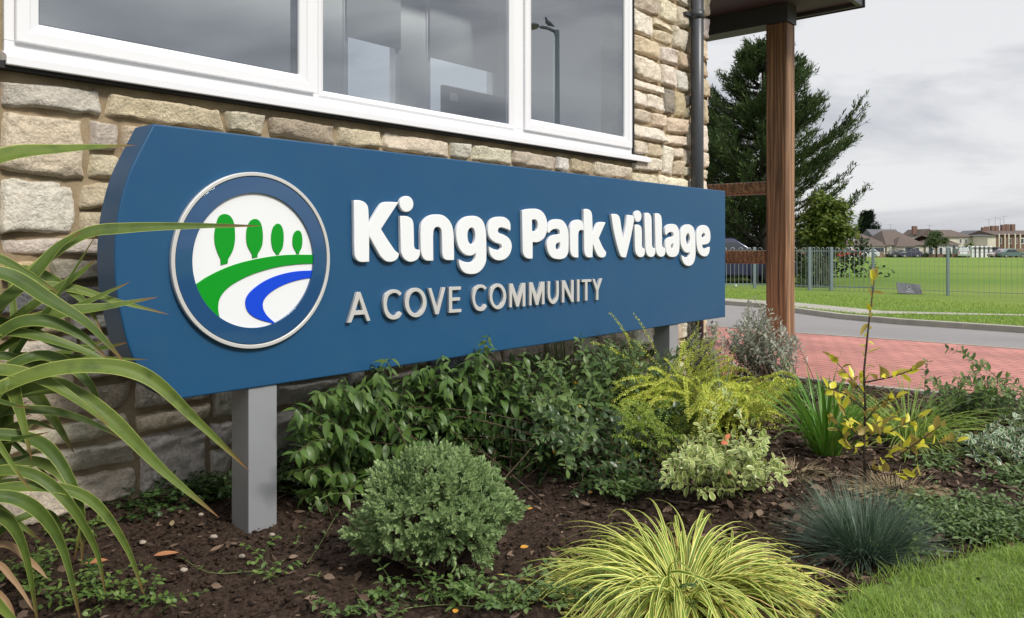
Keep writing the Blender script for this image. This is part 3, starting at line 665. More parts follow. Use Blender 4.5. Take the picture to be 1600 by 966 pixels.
# raised white lettering
A1, A2, A3, A4, A5, A6 = ((540, 300), 6.9), ((660, 310), 7.43), ((800, 310), 8.78), ((950, 320), 9.2), ((530, 420), 7.273), ((730, 420), 7.273)
big = [
 (A1, ["90,90! 150,90 205,110 240,150 250,210 253,342! 310,245 370,150 400,120 440,107 573,112! 385,400! 440,490 500,580 540,635 579,665! 570,705 540,740 490,757 440,750 400,720 370,685 258,482! 258,756! 160,757 115,725 98,670 93,400"]),
 (A1, ["590,259! 660,262 710,285 732,330 738,400! 741,580! 752,610 775,622 805,624! 803,680 775,730 720,755 670,750 630,720 605,670 598,610!"], (659, 131, 75, 87)),
 (A2, ["-20,400 -5,300 45,230 105,195 170,187 240,197 300,240 340,300 360,370 368,450! 372,719! 290,720 250,700 233,650! 228,440 222,375 205,345 178,335 150,345 133,380 128,450! 131,727! 50,725 10,695 -10,640 -16,580!"]),
 (A2, ["395,430 405,340 440,270 500,220 570,204 640,212 695,250 725,310 740,390 745,500! 747,650! 740,740 700,820 640,870 570,883 500,870 455,830 430,770 425,705! 470,730 520,742 565,743 600,725 618,690 622,635! 590,660 545,668 490,650 440,600 410,530", "527,430 532,385 548,355 572,343 595,355 610,390 616,440 612,490 598,525 575,535 550,522 534,490"]),
 (A2, ["1025,382! 1000,365 960,350 920,340 890,350 880,375 890,400 930,415 985,445 1020,480 1040,540 1035,600 1010,660 965,705 910,723 850,715 800,675 780,620 773,558! 810,580 850,595 895,600 920,580 922,555 905,535 860,520 810,490 775,445 763,380 770,310 800,250 850,220 905,214 960,222 1005,255 1025,300"]),
 (A3, ["142,170! 200,150 270,143 350,147 410,175 455,230 482,310 487,400 475,480 440,550 390,590 345,606 287,603! 287,830! 225,830 180,805 155,755 150,690!", "278,297! 320,293 345,315 356,370 350,425 325,453 295,452 278,440!"]),
 (A3, ["515,476! 492,470 492,420 503,370 532,315 580,290 635,288 690,300 735,345 765,410 780,500! 780,680! 772,750 740,810 690,835 630,838 560,820 510,765 485,690 482,630 500,570 540,520 590,500 657,494! 655,455 640,430 610,422 570,428 540,445", "662,610! 630,612 608,635 602,665 612,695 635,707 655,695 664,660!"]),
 (A3, ["800,430 810,370 845,315 895,295 940,300 970,325 984,370 986,448! 960,437 930,445 915,480 912,560! 914,815! 860,813 825,790 805,740 800,680!"]),
 (A3, ["987,148! 1040,148 1080,170 1100,220 1105,300! 1110,480! 1150,390 1180,340 1215,325 1287,330! 1194,545! 1225,620 1260,690 1293,735! 1290,780 1265,810 1225,815 1185,795 1155,745 1112,630! 1108,812! 1040,812 1010,785 995,730 993,660! 990,400!"]),
 (A4, ["48,133! 120,135 155,155 175,200 190,300! 225,492! 258,310! 270,200 275,147! 330,150 365,165 378,200 368,280 330,480! 262,760! 205,757 180,730 130,570 80,350"]),
 (A4, ["387,288! 440,287 475,310 488,350 492,420! 492,590! 505,620 531,632! 533,690 515,740 470,757 430,740 400,690 390,600!"], (433, 167, 52, 83)),
 (A4, ["527,120! 580,118 612,140 628,190 632,260! 636,580! 650,615 682,625! 683,690 665,735 625,755 580,740 552,690 540,600!"]),
 (A4, ["676,126! 725,125 757,148 772,190 778,260! 780,570! 795,610 824,625! 828,680 812,730 770,752 725,735 697,680 686,590!"]),
 (A4, ["840,440! 828,430 825,370 838,315 880,283 935,277 985,295 1015,345 1028,410 1032,500! 1030,620 1018,690 985,740 930,755 875,740 842,690 829,620 828,570 843,510 880,472 942,458! 942,420 930,400 905,395 875,403", "943,560! 920,568 908,590 912,620 928,637 940,615!"]),
 (A4, ["1044,470 1053,380 1085,315 1130,287 1180,287 1225,320 1250,390 1258,480! 1262,700! 1250,790 1215,860 1160,883 1105,860 1070,800 1058,723! 1085,740 1120,757 1155,752 1175,725 1183,680! 1150,693 1110,680 1065,620 1047,550", "1122,480 1130,440 1152,412 1172,440 1180,490 1172,545 1155,577 1135,550"]),
 (A4, ["1465,607! 1462,660 1445,715 1405,745 1350,735 1305,685 1282,610 1274,530 1277,430 1300,350 1335,308 1380,293 1430,310 1465,370 1475,450 1468,520 1440,560 1400,573 1357,578! 1365,615 1390,632 1430,622", "1350,472! 1352,435 1378,407 1398,440 1390,468!"])]
df = DS-.022
for b in big:
    lp = [contour(c, b[0][0], b[0][1], df) for c in b[1]]
    if len(b) > 2: lp.append(ell(*b[2], b[0][0], b[0][1], df))
    flat_shape('letter', lp, df, .021, m_white, sign, .0035)
small = [
 (A5, ["205,265! 243,265! 357,590! 318,597! 290,520! 172,528! 138,612! 98,615!", "228,340! 272,470! 185,478!"]),
 (A5, ["712,278! 690,310! 655,280 610,278 565,310 545,370 545,430 565,490 610,528 650,525 690,485! 718,510! 680,560 620,578 560,560 520,500 505,420 510,340 545,275 610,237 670,245"]),
 (A5, None, (872, 385, 123, 168), (873, 383, 80, 124)),
 (A5, ["1015,222! 1050,222! 1115,445! 1175,212! 1210,212! 1132,518! 1095,520!"]),
 (A5, ["1250,208! 1385,202! 1385,238! 1285,245! 1285,330! 1375,325! 1375,360! 1285,368! 1285,465! 1390,458! 1390,493! 1250,503!"]),
 (A6, ["222,215! 205,242! 175,218 140,220 110,250 92,310 92,360 110,410 145,437 180,430 205,400! 228,425! 195,470 150,483 105,465 75,410 60,340 70,260 105,200 155,180 195,190"]),
 (A6, None, (351, 315, 94, 147), (350, 315, 63, 108)),
 (A6, ["482,172! 520,170! 572,330! 628,162! 663,162! 663,428! 632,428! 632,260! 588,432! 560,432! 512,270! 510,440! 482,440!"]),
 (A6, ["708,157! 745,155! 795,310! 845,148! 880,148! 880,405! 852,405! 852,245! 808,412! 782,414! 735,250! 733,418! 708,418!"]),
 (A6, ["918,143! 945,143! 945,290 955,340 980,362 1005,340 1015,290 1015,138! 1042,138! 1042,300 1025,365 980,402 940,375 918,310"]),
 (A6, ["1080,135! 1115,133! 1185,310! 1185,128! 1212,128! 1212,378! 1188,380! 1105,210! 1105,385! 1080,385!"]),
 (A6, ["1252,123! 1277,123! 1277,373! 1252,373!"]),
 (A6, ["1305,125! 1412,120! 1412,148! 1368,150! 1368,362! 1343,362! 1343,152! 1305,153!"]),
 (A6, ["1425,118! 1450,117! 1482,210! 1512,110! 1537,110! 1492,245! 1492,353! 1468,355! 1468,250!"])]
df = DS-.020
for b in small:
    lp = [contour(c, b[0][0], b[0][1], df) for c in b[1]] if b[1] else [ell(*q, b[0][0], b[0][1], df) for q in b[2:]]
    flat_shape('small_letter', lp, df, .012, m_silver, sign, .001)
    # dark backing layer behind the silver face
    lb = [[(q[0], q[1]) for q in l] for l in lp]
    flat_shape('small_letter_backing', lb, df+.0125, .0065, m_edge, sign, .0008)
# ================================================================== BACKGROUND
def X_at(px, Z): return (px-800)/F*Z
m_wcream = mat('cream_render', (.66, .61, .50), .8, var=(.8, (.56, .52, .42), .2)); m_wwhite = mat('white_render', (.74, .73, .70), .75)
m_wbrick = mat('pale_brick', (.40, .29, .20), .85, var=(2, (.33, .23, .16), .2)); m_rbrick = mat('brown_brick', (.20, .115, .085), .85, var=(2, (.15, .09, .07), .2))
m_tile = mat('brown_roof_tiles', (.085, .062, .050), .85, var=(1.2, (.11, .082, .066), .25)); m_slate = mat('grey_slate', (.10, .10, .11), .8)
m_dglass = mat('dark_window_glass', (.05, .06, .07), .08); m_trim = mat('white_trim', (.78, .78, .77), .5); m_fen = mat('timber_garden_fence', (.22, .15, .10), .85)
m_ant = mat('aerial_metal', (.25, .25, .27), .5, metal=.5)
Rb = np.random.RandomState(3)
def hip(mb, x0, x1, y0, y1, ze, zr, ix, ov=.35, gable=False):
    x0 -= ov; x1 += ov; y0 -= ov; y1 += ov; ym = (y0+y1)/2; ix = 0 if gable else ix
    mb.add([(x0, y0, ze), (x1, y0, ze), (x1, y1, ze), (x0, y1, ze), (x0+ix, ym, zr), (x1-ix, ym, zr)], [(0, 1, 5, 4), (2, 3, 4, 5), (1, 2, 5), (3, 0, 4), (3, 2, 1, 0)]); return mb
def house(name, p0, p1, Z, label, cat, wall, roof, ze, zr, dep=9, hipx=None, bays=(), wins=(), doors=(), chim=(), gable=False, group='houses across the field', gab_front=False, ant=(), storey2=()):
    x0, x1 = X_at(p0, Z), X_at(p1, Z); g = float(gz(np.array(float(Z)))); h = thing(name, ((x0+x1)/2, Z, g), label, cat, group)
    MB().wbox(x0, x1, Z, Z+dep, g-.1, g+ze).build('wall', wall, h)
    rf = MB()
    if gab_front:
        xm = (x0+x1)/2; o = .3
        rf.add([(x0-o, Z-o, g+ze), (xm, Z-o, g+zr), (xm, Z+dep, g+zr), (x0-o, Z+dep, g+ze), (x1+o, Z-o, g+ze), (x1+o, Z+dep, g+ze), (x0-o, Z-o, g+ze-.25), (x1+o, Z-o, g+ze-.25)], [(0, 1, 2, 3), (1, 4, 5, 2), (0, 6, 7, 4, 1)])
    else: hip(rf, x0, x1, Z, Z+dep, g+ze+.003, g+zr, hipx if hipx is not None else dep/2, gable=gable)
    r = rf.build('roof', roof, h)
    for (b0, b1, bz) in bays:
        a, b = X_at(b0, Z), X_at(b1, Z); MB().wbox(a, b, Z-1.4, Z-.01, g-.1, g+ze-.25).build('bay', wall, h)
        hip(MB(), a, b, Z-1.4, Z+3.6, g+ze-.24, g+bz, (b-a)/2+.3, ov=.3).build('bay_roof', roof, h)
    for (a, b, z0, z1, y) in wins:
        a, b = X_at(a, Z), X_at(b, Z); w = MB().wbox(a, b, Z+y-.06, Z+y-.005, g+z0, g+z1).build('window', m_trim, h)
        n = max(1, int(round((b-a)/.8))); mb = MB(); st = (b-a-.08)/n
        mb.wbox(a+.1, b-.1, Z+y-.075, Z+y-.062, g+z0+.1, g+z1-.1); mb.build('pane', m_dglass, w)
    for (a, b, y, mt) in doors:
        a, b = X_at(a, Z), X_at(b, Z); MB().wbox(a, b, Z+y-.08, Z+y-.004, g, g+2.0).build('door', mt, h)
    for (c, zt_) in chim:
        a = X_at(c, Z); MB().wbox(a-.35, a+.35, Z+dep/2-.3, Z+dep/2+.3, g+zr-.9, g+zt_).build('chimney', m_rbrick, h, bevel=.03)
    for (c, zt_) in ant:
        a = X_at(c, Z); mb = MB().tube([(a, Z+dep/2, g+zr-.3), (a, Z+dep/2, g+zt_)], .03, 5); mb.build('aerial', m_ant, h)
        MB().tube([(a-.7, Z+dep/2, g+zt_-.1), (a+.7, Z+dep/2, g+zt_-.2)], .03, 5).build('aerial_bar', m_ant, h)
    return h
house('bungalow', 1272, 1318, 140, 'pale brick bungalow with low hipped roof, half hidden behind the green leafy tree', 'bungalow', m_wbrick, m_tile, 2.1, 3.9, dep=9, wins=[(1295, 1310, .6, 1.8, 0), (1312, 1317, .5, 1.9, 0)])
house('bungalow', 1319, 1385, 141, 'bungalow with tall brown roof, white dormer and hipped bay, left of the round-topped tree', 'bungalow', m_wcream, m_tile, 2.2, 4.75, dep=12, hipx=3.4, bays=[(1350, 1377, 3.6)], wins=[(1321, 1331, .5, 1.8, 0), (1358, 1376, .4, 1.8, -1.4), (1333, 1339, .4, 1.9, 0)], doors=[(1343, 1349, 0, m_dglass), (1379, 1383, 0, m_trim)])
dm = thing('dormer_house', (X_at(1336, 143), 143, 0), 'white dormer windows in a brown roof right beside the leafy tree', 'dormer', 'houses across the field')
g0 = float(gz(np.array(141.)))
MB().wbox(X_at(1331.5, 141), X_at(1341, 141), 142.6, 146.5, g0+2.9, g0+4.05).build('wall', m_trim, dm)
for q in (1333, 1337): MB().wbox(X_at(q, 141), X_at(q+2.6, 141), 142.55, 142.595, g0+3.15, g0+3.85).build('pane', m_dglass, dm)
MB().wbox(X_at(1330.8, 141), X_at(1341.8, 141), 142.4, 146.6, g0+4.055, g0+4.2).build('roof', m_slate, dm)
house('house', 1371, 1412, 154, 'grey slate roofed house with a white gable edge behind the two bungalows', 'house', m_wwhite, m_slate, 3.2, 5.35, dep=8, gable=True, ant=[(1386, 6.3), (1407, 6.4)])
house('bungalow', 1386, 1443, 140, 'bungalow with steep brown roof and wide dark windows, just left of the round-topped tree', 'bungalow', m_wcream, m_tile, 2.15, 4.8, dep=12, hipx=2.2, bays=[(1396, 1424, 3.7)], wins=[(1407, 1421, .4, 1.85, -1.4), (1428, 1437, .5, 1.8, 0)], doors=[(1390, 1394, 0, m_trim)])
house('house', 1440, 1462, 152, 'white upper storey house with white gable, partly behind the round-topped tree', 'house', m_wwhite, m_tile, 3.9, 5.3, dep=8, wins=[(1446, 1451, 2.6, 3.5, 0)], chim=[(1446, 5.9)], gab_front=True)
house('bungalow', 1447, 1498, 140, 'white walled bungalow with low brown roof behind the round-topped tree', 'bungalow', m_wwhite, m_tile, 2.2, 3.9, dep=9, wins=[(1450, 1458, .5, 1.8, 0), (1467, 1473, .4, 1.8, 0), (1477, 1486, .4, 1.8, 0)], doors=[(1461, 1464, 0, m_fen), (1489, 1492, 0, m_dglass)])
house('house', 1462, 1518, 150, 'long cream two-storey house with brown roof, right of the round-topped tree', 'house', m_wcream, m_tile, 3.75, 5.15, dep=9, hipx=1.8, wins=[(1499, 1503, 2.5, 3.4, 0), (1507, 1511, 2.5, 3.4, 0)], chim=[(1447, 5.9)], ant=[(1472, 6.2)])
house('house', 1525, 1555, 158, 'white modern house with shallow dark gable roof beside the brown brick terrace', 'house', m_wwhite, m_slate, 3.9, 5.2, dep=8, wins=[(1533, 1539, 2.4, 3.3, 0)], gab_front=True)
h = house('house', 1543, 1556, 145, 'cream flat-fronted house with thin dark roof at the left end of the brick terrace', 'house', m_wcream, m_slate, 3.9, 4.15, dep=8, hipx=1.0)
h = house('terraced_houses', 1556, 1640, 148, 'brown brick terrace with many chimneys and pale pillars at the right edge', 'terrace', m_rbrick, m_tile, 4.1, 5.0, dep=9, gable=True, chim=[(1559, 5.6), (1564.5, 5.75), (1573.5, 5.9), (1580, 5.9), (1590.5, 6.1), (1597, 6.2), (1606, 6.2)], ant=[(1568, 7.3), (1578, 7.6), (1592, 7.9), (1586, 7.4)],
          wins=[(1561, 1565, 2.4, 3.5, 0), (1575, 1580, 2.4, 3.5, 0), (1586, 1589, 2.4, 3.5, 0), (1594, 1600, 2.4, 3.5, 0)])
g1 = float(gz(np.array(148.)))
for q in (1558.5, 1567.5, 1573.5, 1583.5, 1591.5): MB().wbox(X_at(q, 148)-.08, X_at(q, 148)+.08, 147.4, 147.6, g1, g1+4.3).build('pillar', m_wcream, h)
# garages
g = house('garage_row', 1514, 1562, 139, 'low row of grey garages with pale roof edge behind the silver cars', 'garages', m_slate, m_slate, 1.75, 1.85, dep=6, hipx=.1, doors=[(a, a+4, 0, m_trim) for a in (1518, 1525, 1532, 1539, 1546)], group=None)
for i, q in enumerate((1499.8, 1510.5)):
    xg = X_at(q+4, 137); gg = float(gz(np.array(137.))); gh = thing('greenhouse', (xg, 137, gg), ('small pale framed greenhouse nearest the white van', 'small pale framed greenhouse beside the garage row')[i], 'greenhouse', 'greenhouses')
    mb = MB(); w_ = .45
    for a in (-1, -.33, .33, 1): mb.tube([(xg+a*w_, 137, gg), (xg+a*w_, 137, gg+1.6+.5*(1-abs(a)))], .035, 4)
    mb.tube([(xg-w_, 137, gg+1.6), (xg, 137, gg+2.1), (xg+w_, 137, gg+1.6)], .045, 4); mb.build('frame', m_trim, gh)
    mb = MB().wbox(xg-w_, xg+w_, 137.1, 139, gg, gg+1.55); mb.build('glazing', mat('greenhouse_glass', (.22, .27, .22), .2), gh)
# garden fence / hedge line
for a, b, mt, zz, nm, lb in ((1380, 1446, m_fen, .55, 'garden_wall', 'low brown garden fence in front of the bungalows left of the round-topped tree'), (1444, 1500, m_rbrick, .6, 'garden_wall', 'low red brick garden wall below the round-topped tree'), (1365, 1380, m_fen, 1.0, 'garden_fence', 'short orange timber fence beside the white car'), (1562, 1640, m_fen, 1.5, 'garden_fence', 'tall brown fence behind the silver and green cars')):
    x0, x1 = X_at(a, 137.6), X_at(b, 137.6); gg = float(gz(np.array(137.6)))
    tag(MB().wbox(x0, x1, 137.5, 137.7, gg-.1, gg+zz).build(nm, mt), lb, 'fence' if 'fence' in nm else 'wall', 'garden boundaries')
# cars
m_tyre = mat('tyre', (.018, .018, .018), .8); m_rimm = mat('wheel_rim', (.45, .45, .46), .35, metal=.7); m_cgl = mat('car_glass', (.02, .025, .03), .06); m_lamp = mat('lamp_lens', (.6, .6, .58), .15); m_tail = mat('tail_lamp', (.45, .01, .01), .2)
def car(cx, Y, rz, col, label, kind='hatch', L=4.2, Hh=1.45, group='parked cars'):
    g = float(gz(np.array(float(Y)))); t = thing('parked_car', (0, 0, 0), label, 'car', group)
    paint = mat('car_paint', col, .25, metal=.15, coat=.6); hl = L/2; wd = .86
    lower = [(-hl, .35), (-hl+.05, .25), (hl-.08, .22), (hl, .38), (hl-.02, .62), (hl-.35, .78), (hl-1.15, .92), (-hl+.18, .95), (-hl, .75)]
    if kind == 'van': cabin = [(hl-1.0, .92), (hl-1.5, Hh), (-hl+.2, Hh+.02), (-hl+.1, .94)]
    elif kind == 'saloon': cabin = [(hl-1.2, .9), (hl-1.95, Hh-.03), (-hl+1.35, Hh), (-hl+.55, .94)]
    else: cabin = [(hl-1.15, .9), (hl-1.85, Hh-.03), (-hl+.75, Hh), (-hl+.2, .94)]
    def ext(poly, w0, w1, nm, m, par, bev=.04):
        zs = [p[1] for p in poly]; a, b = min(zs), max(zs)
        ww = lambda z: w0+(w1-w0)*(z-a)/(b-a)
        n = len(poly); mb = MB(); mb.add([(x, -ww(z), z) for x, z in poly]+[(x, ww(z), z) for x, z in poly], [tuple(range(n)), tuple(range(n, 2*n))[::-1]]+[(i, n+i, n+(i+1) % n, (i+1) % n) for i in range(n)])
        return smooth_angle(mb.build(nm, m, par, bevel=bev, segs=3), 50)
    b = ext(lower, wd, wd-.03, 'body', paint, t); c = ext(cabin, wd-.06, wd-.22, 'cabin', paint, t, .05)
    gl = [(x*.97+(.0), z) for x, z in cabin]; 
    cxm = sum(x for x, z in cabin)/4
    gp = [(cabin[0][0]-.14, .97), (cabin[1][0]-.06, cabin[1][1]-.08), (cabin[2][0]+.08, cabin[2][1]-.08), (cabin[3][0]+.12, .98)]
    ext(gp, wd-.052, wd-.205, 'side_window', m_cgl, c, .004)
    MB().add([(cabin[0][0]+.005, -.68, .95), (cabin[0][0]+.005, .68, .95), (cabin[1][0]+.03, .58, cabin[1][1]-.04), (cabin[1][0]+.03, -.58, cabin[1][1]-.04)], [(0, 1, 2, 3)]).build('windscreen', m_cgl, c)
    for sx_ in (-1, 1):
        for sy in (-1, 1):
            wx = sx_*(hl-.78); MB().tube([(wx, sy*(wd-.2), .31), (wx, sy*(wd+.015), .31)], .31, 20).build('wheel', m_tyre, t, bevel=.02); MB().tube([(wx, sy*(wd+.0), .31), (wx, sy*(wd+.024), .31)], .19, 14).build('rim', m_rimm, t)
    for sy in (-1, 1):
        MB().ball((hl-.12, sy*.62, .62), .12, .17, .09).build('headlight', m_lamp, t, smooth=True); MB().ball((-hl+.03, sy*.66, .78), .06, .12, .12).build('tail_light', m_tail, t, smooth=True)
    t.location = (cx, Y, g); t.rotation_euler.z = rz; return t
car(X_at(1312, 135.5), 135.5, 0, (.42, .02, .015), 'red car parked left of another red car, by the leafy tree', L=3.7, Hh=1.3)
car(X_at(1330, 136.5), 136.5, rad(180), (.48, .035, .03), 'red car parked just left of the white car', L=3.2, Hh=1.3)
car(X_at(1358, 136), 136, rad(160), (.7, .71, .72), 'white car parked in front of the hipped bay bungalow', L=3.2, Hh=1.4)
car(X_at(1401, 136.8), 136.8, rad(180), (.03, .03, .035), 'black car parked before the bungalow left of the dark purple car', L=2.9, Hh=1.4)
car(X_at(1422, 136), 136, rad(165), (.035, .03, .07), 'dark purple car parked between the black car and the round-topped tree', L=3.6, Hh=1.5)
car(X_at(1506, 135.5), 135.5, rad(60), (.72, .73, .74), 'white van parked by the greenhouses', 'van', L=3.6, Hh=1.65)
car(X_at(1564, 135.5), 135.5, rad(180), (.42, .32, .33), 'pinkish silver car partly behind the dark green car', L=3.9, Hh=1.5)
car(X_at(1580, 134), 134, 0, (.10, .16, .15), 'dark green car with silver glints at the right edge', 'saloon', L=4.3, Hh=1.5)
car(X_at(1128, 24.5), 24.5, 0, (.015, .017, .05), 'dark blue car behind the bow-top railings, seen under the timber rail', L=4.1, Hh=1.4)

# bow-top railings along the field
m_galv = mat('galvanised_steel', (.34, .37, .39), .45, metal=.5, var=(6, (.26, .29, .31), .2)); m_galb = mat('grey_green_post', (.20, .25, .27), .5, metal=.3)
fence_nodes = [(940, 449.0), (1060, 449.8), (1179, 450.6), (1265, 453.6), (1299, 454.5), (1364, 456.5), (1481, 462.0), (1606, 466.5), (1760, 473), (1960, 482)]
fl = [GP(x, y, .05) for x, y in fence_nodes]
fth = thing('bow_top_railings', fl[2], 'long run of grey bow-top steel railings between the road verge and the playing field', 'railings')
TOPZ = EYE-.03
for p in fl:
    hw_ = .035 if p[0] < 8.5 else .026; MB().wbox(p[0]-hw_, p[0]+hw_, p[1]-hw_, p[1]+hw_, -.02, TOPZ+.01).build('post', m_galb, fth, bevel=.004)
for a, b in zip(fl[:-1], fl[1:]):
    v = b-a; Ln = np.linalg.norm(v[:2]); t = v/Ln; n = max(4, int(round((Ln-.14)/.098/2)))*2; st = (Ln-.07)/n; mb = MB(); near_ = a[0] < 8.2
    r_ = .007 if near_ else .0026
    for i in range(0, n, 2):
        q = a+t*(.035+st*(i+.5)); c = a+t*(.035+st*(i+1.5)); m_ = (q+c)/2; h0 = TOPZ-st*.55
        pts = [(q[0], q[1], .02), (q[0], q[1], h0)]
        for k in range(1, 6):
            an = math.pi*k/6; pts.append(tuple((m_-t*math.cos(an)*st/2)[:2])+(h0+math.sin(an)*st*.5,))
        pts += [(c[0], c[1], h0), (c[0], c[1], .02)]
        mb.tube(pts, r_, 5)
    mb.build('railing_bars', m_galv, fth)
    for z in (.14, TOPZ-.10):
        mb = MB(); a2 = a+t*.03; b2 = b-t*.03; nn = np.array([-t[1], t[0], 0])*.006; mb.box(np.array([a2[0], a2[1], z])-nn, (b2-a2)*np.array([1, 1, 0]), nn*2, (0, 0, .03 if near_ else .010)); mb.build('rail', m_galb, fth)
# grey board leaning on the railings
bd = thing('notice_board', GP(1421, 462, .05), 'dark grey notice board leaning at the foot of the railings', 'notice board')
m_bd = mat('board_grey', (.06, .065, .075), .35); m_bdp = mat('board_print', (.45, .47, .50), .5)
o = PX(1403, 458, 17.9); ax = np.array([.50, -.10, -.045]); az = np.array([.02, .12, .235]); ay = np.array([.12, .30, -.03])*.25
MB().box(o, ax, ay, az).build('board', m_bd, bd, bevel=.004)
e1 = ax/np.linalg.norm(ax); e2 = az/np.linalg.norm(az); nn = np.cross(e1, e2)
mb = MB(); c = o+ax*.5+az*.66+nn*.004
mb.tube([c+.045*(e1*math.cos(a)+e2*math.sin(a)) for a in np.linspace(0, 2*math.pi, 20)], .005, 4); mb.build('emblem', m_bdp, bd)
for k, (zz, ww) in enumerate(((.36, .12), (.18, .17))):
    c = o+ax*.52+az*zz+nn*.003; MB().box(c-e1*ww/2, e1*ww, nn*.003, e2*.012).build('text_line', m_bdp, bd)
tag(MB().ball(tuple(GP(1149, 449, .05)+np.array([0, 0, .05])), .045, .045, .045).build('ball', mat('white_plastic', (.75, .73, .70), .5), smooth=True), 'small white ball lying on the grass at the foot of the railings', 'ball')
# street lamp reflected in the right-hand pane (stands behind the photographer's right)
ls_, ld = 11.3, -1.75; lp_ = thing('street_lamp', P3(ls_, ld, -.05), 'tall grey street lamp column across the path, mirrored in the narrow window pane', 'street lamp')
MB().tube([P3(ls_, ld, -.1), P3(ls_, ld, 1.2), P3(ls_, ld, 5.0)], [.085, .075, .055], 12).build('column', m_galb, lp_, smooth=True)
MB().tube([P3(ls_, ld, 4.97), P3(ls_-.15, ld-.1, 5.03), P3(ls_-.26, ld-.17, 5.04)], .03, 8).build('arm', m_galb, lp_, smooth=True)
MB().ball(P3(ls_-.38, ld-.25, 5.04), .17, .13, .05).build('lamp_head', m_galv, lp_, smooth=True)
pg = MB(); c = P3(ls_-.12, ld-.07, 5.11); pg.ball(c, .12, .06, .065, 10, 8); 
pg = MB().tube([c+U*.15+ZV*-.03, c+U*.08+ZV*-.01, c, c-U*.06+ZV*.015, c-U*.09+ZV*.055, c-U*.10+ZV*.08, c-U*.135+ZV*.076], [.006, .024, .044, .037, .02, .02, .003], 10)
tag(pg.build('pigeon', mat('pigeon_feather', (.16, .17, .19), .7), smooth=True), 'grey pigeon perched on the street lamp arm', 'pigeon')
# monitor and desk inside the room
dk = thing('desk', P3(3.6, 4.0, 1.05), 'pale office desk seen dimly through the middle window pane', 'desk')
MB().sbox(2.4, 5.0, 3.80, 4.5, 1.60, 1.63).build('desk_top', m_room, dk)
for a in (2.45, 4.9): MB().sbox(a, a+.05, 3.82, 4.45, 1.05, 1.598).build('leg', m_room, dk)
mo = thing('computer_monitor', P3(3.9, 4.0, 1.63), 'dark computer monitor back with a pale sticker behind the middle pane', 'monitor')
ms0, ms1 = PL(693, 150, 3.95)[0], PL(800, 150, 3.95)[0]; mzt = EYE+.2155/CA*3.95
MB().sbox(ms0, ms1, 3.95, 3.985, mzt-.42, mzt).build('casing', mat('black_plastic', (.035, .037, .042), .5), mo, bevel=.008)
MB().sbox(PL(703, 146, 3.947)[0], PL(715, 146, 3.947)[0], 3.944, 3.949, mzt-.10, mzt-.045).build('sticker', m_wwhite, mo)
MB().sbox((ms0+ms1)/2-.04, (ms0+ms1)/2+.04, 3.99, 4.03, 1.632, mzt-.2).build('stand', m_black, mo)

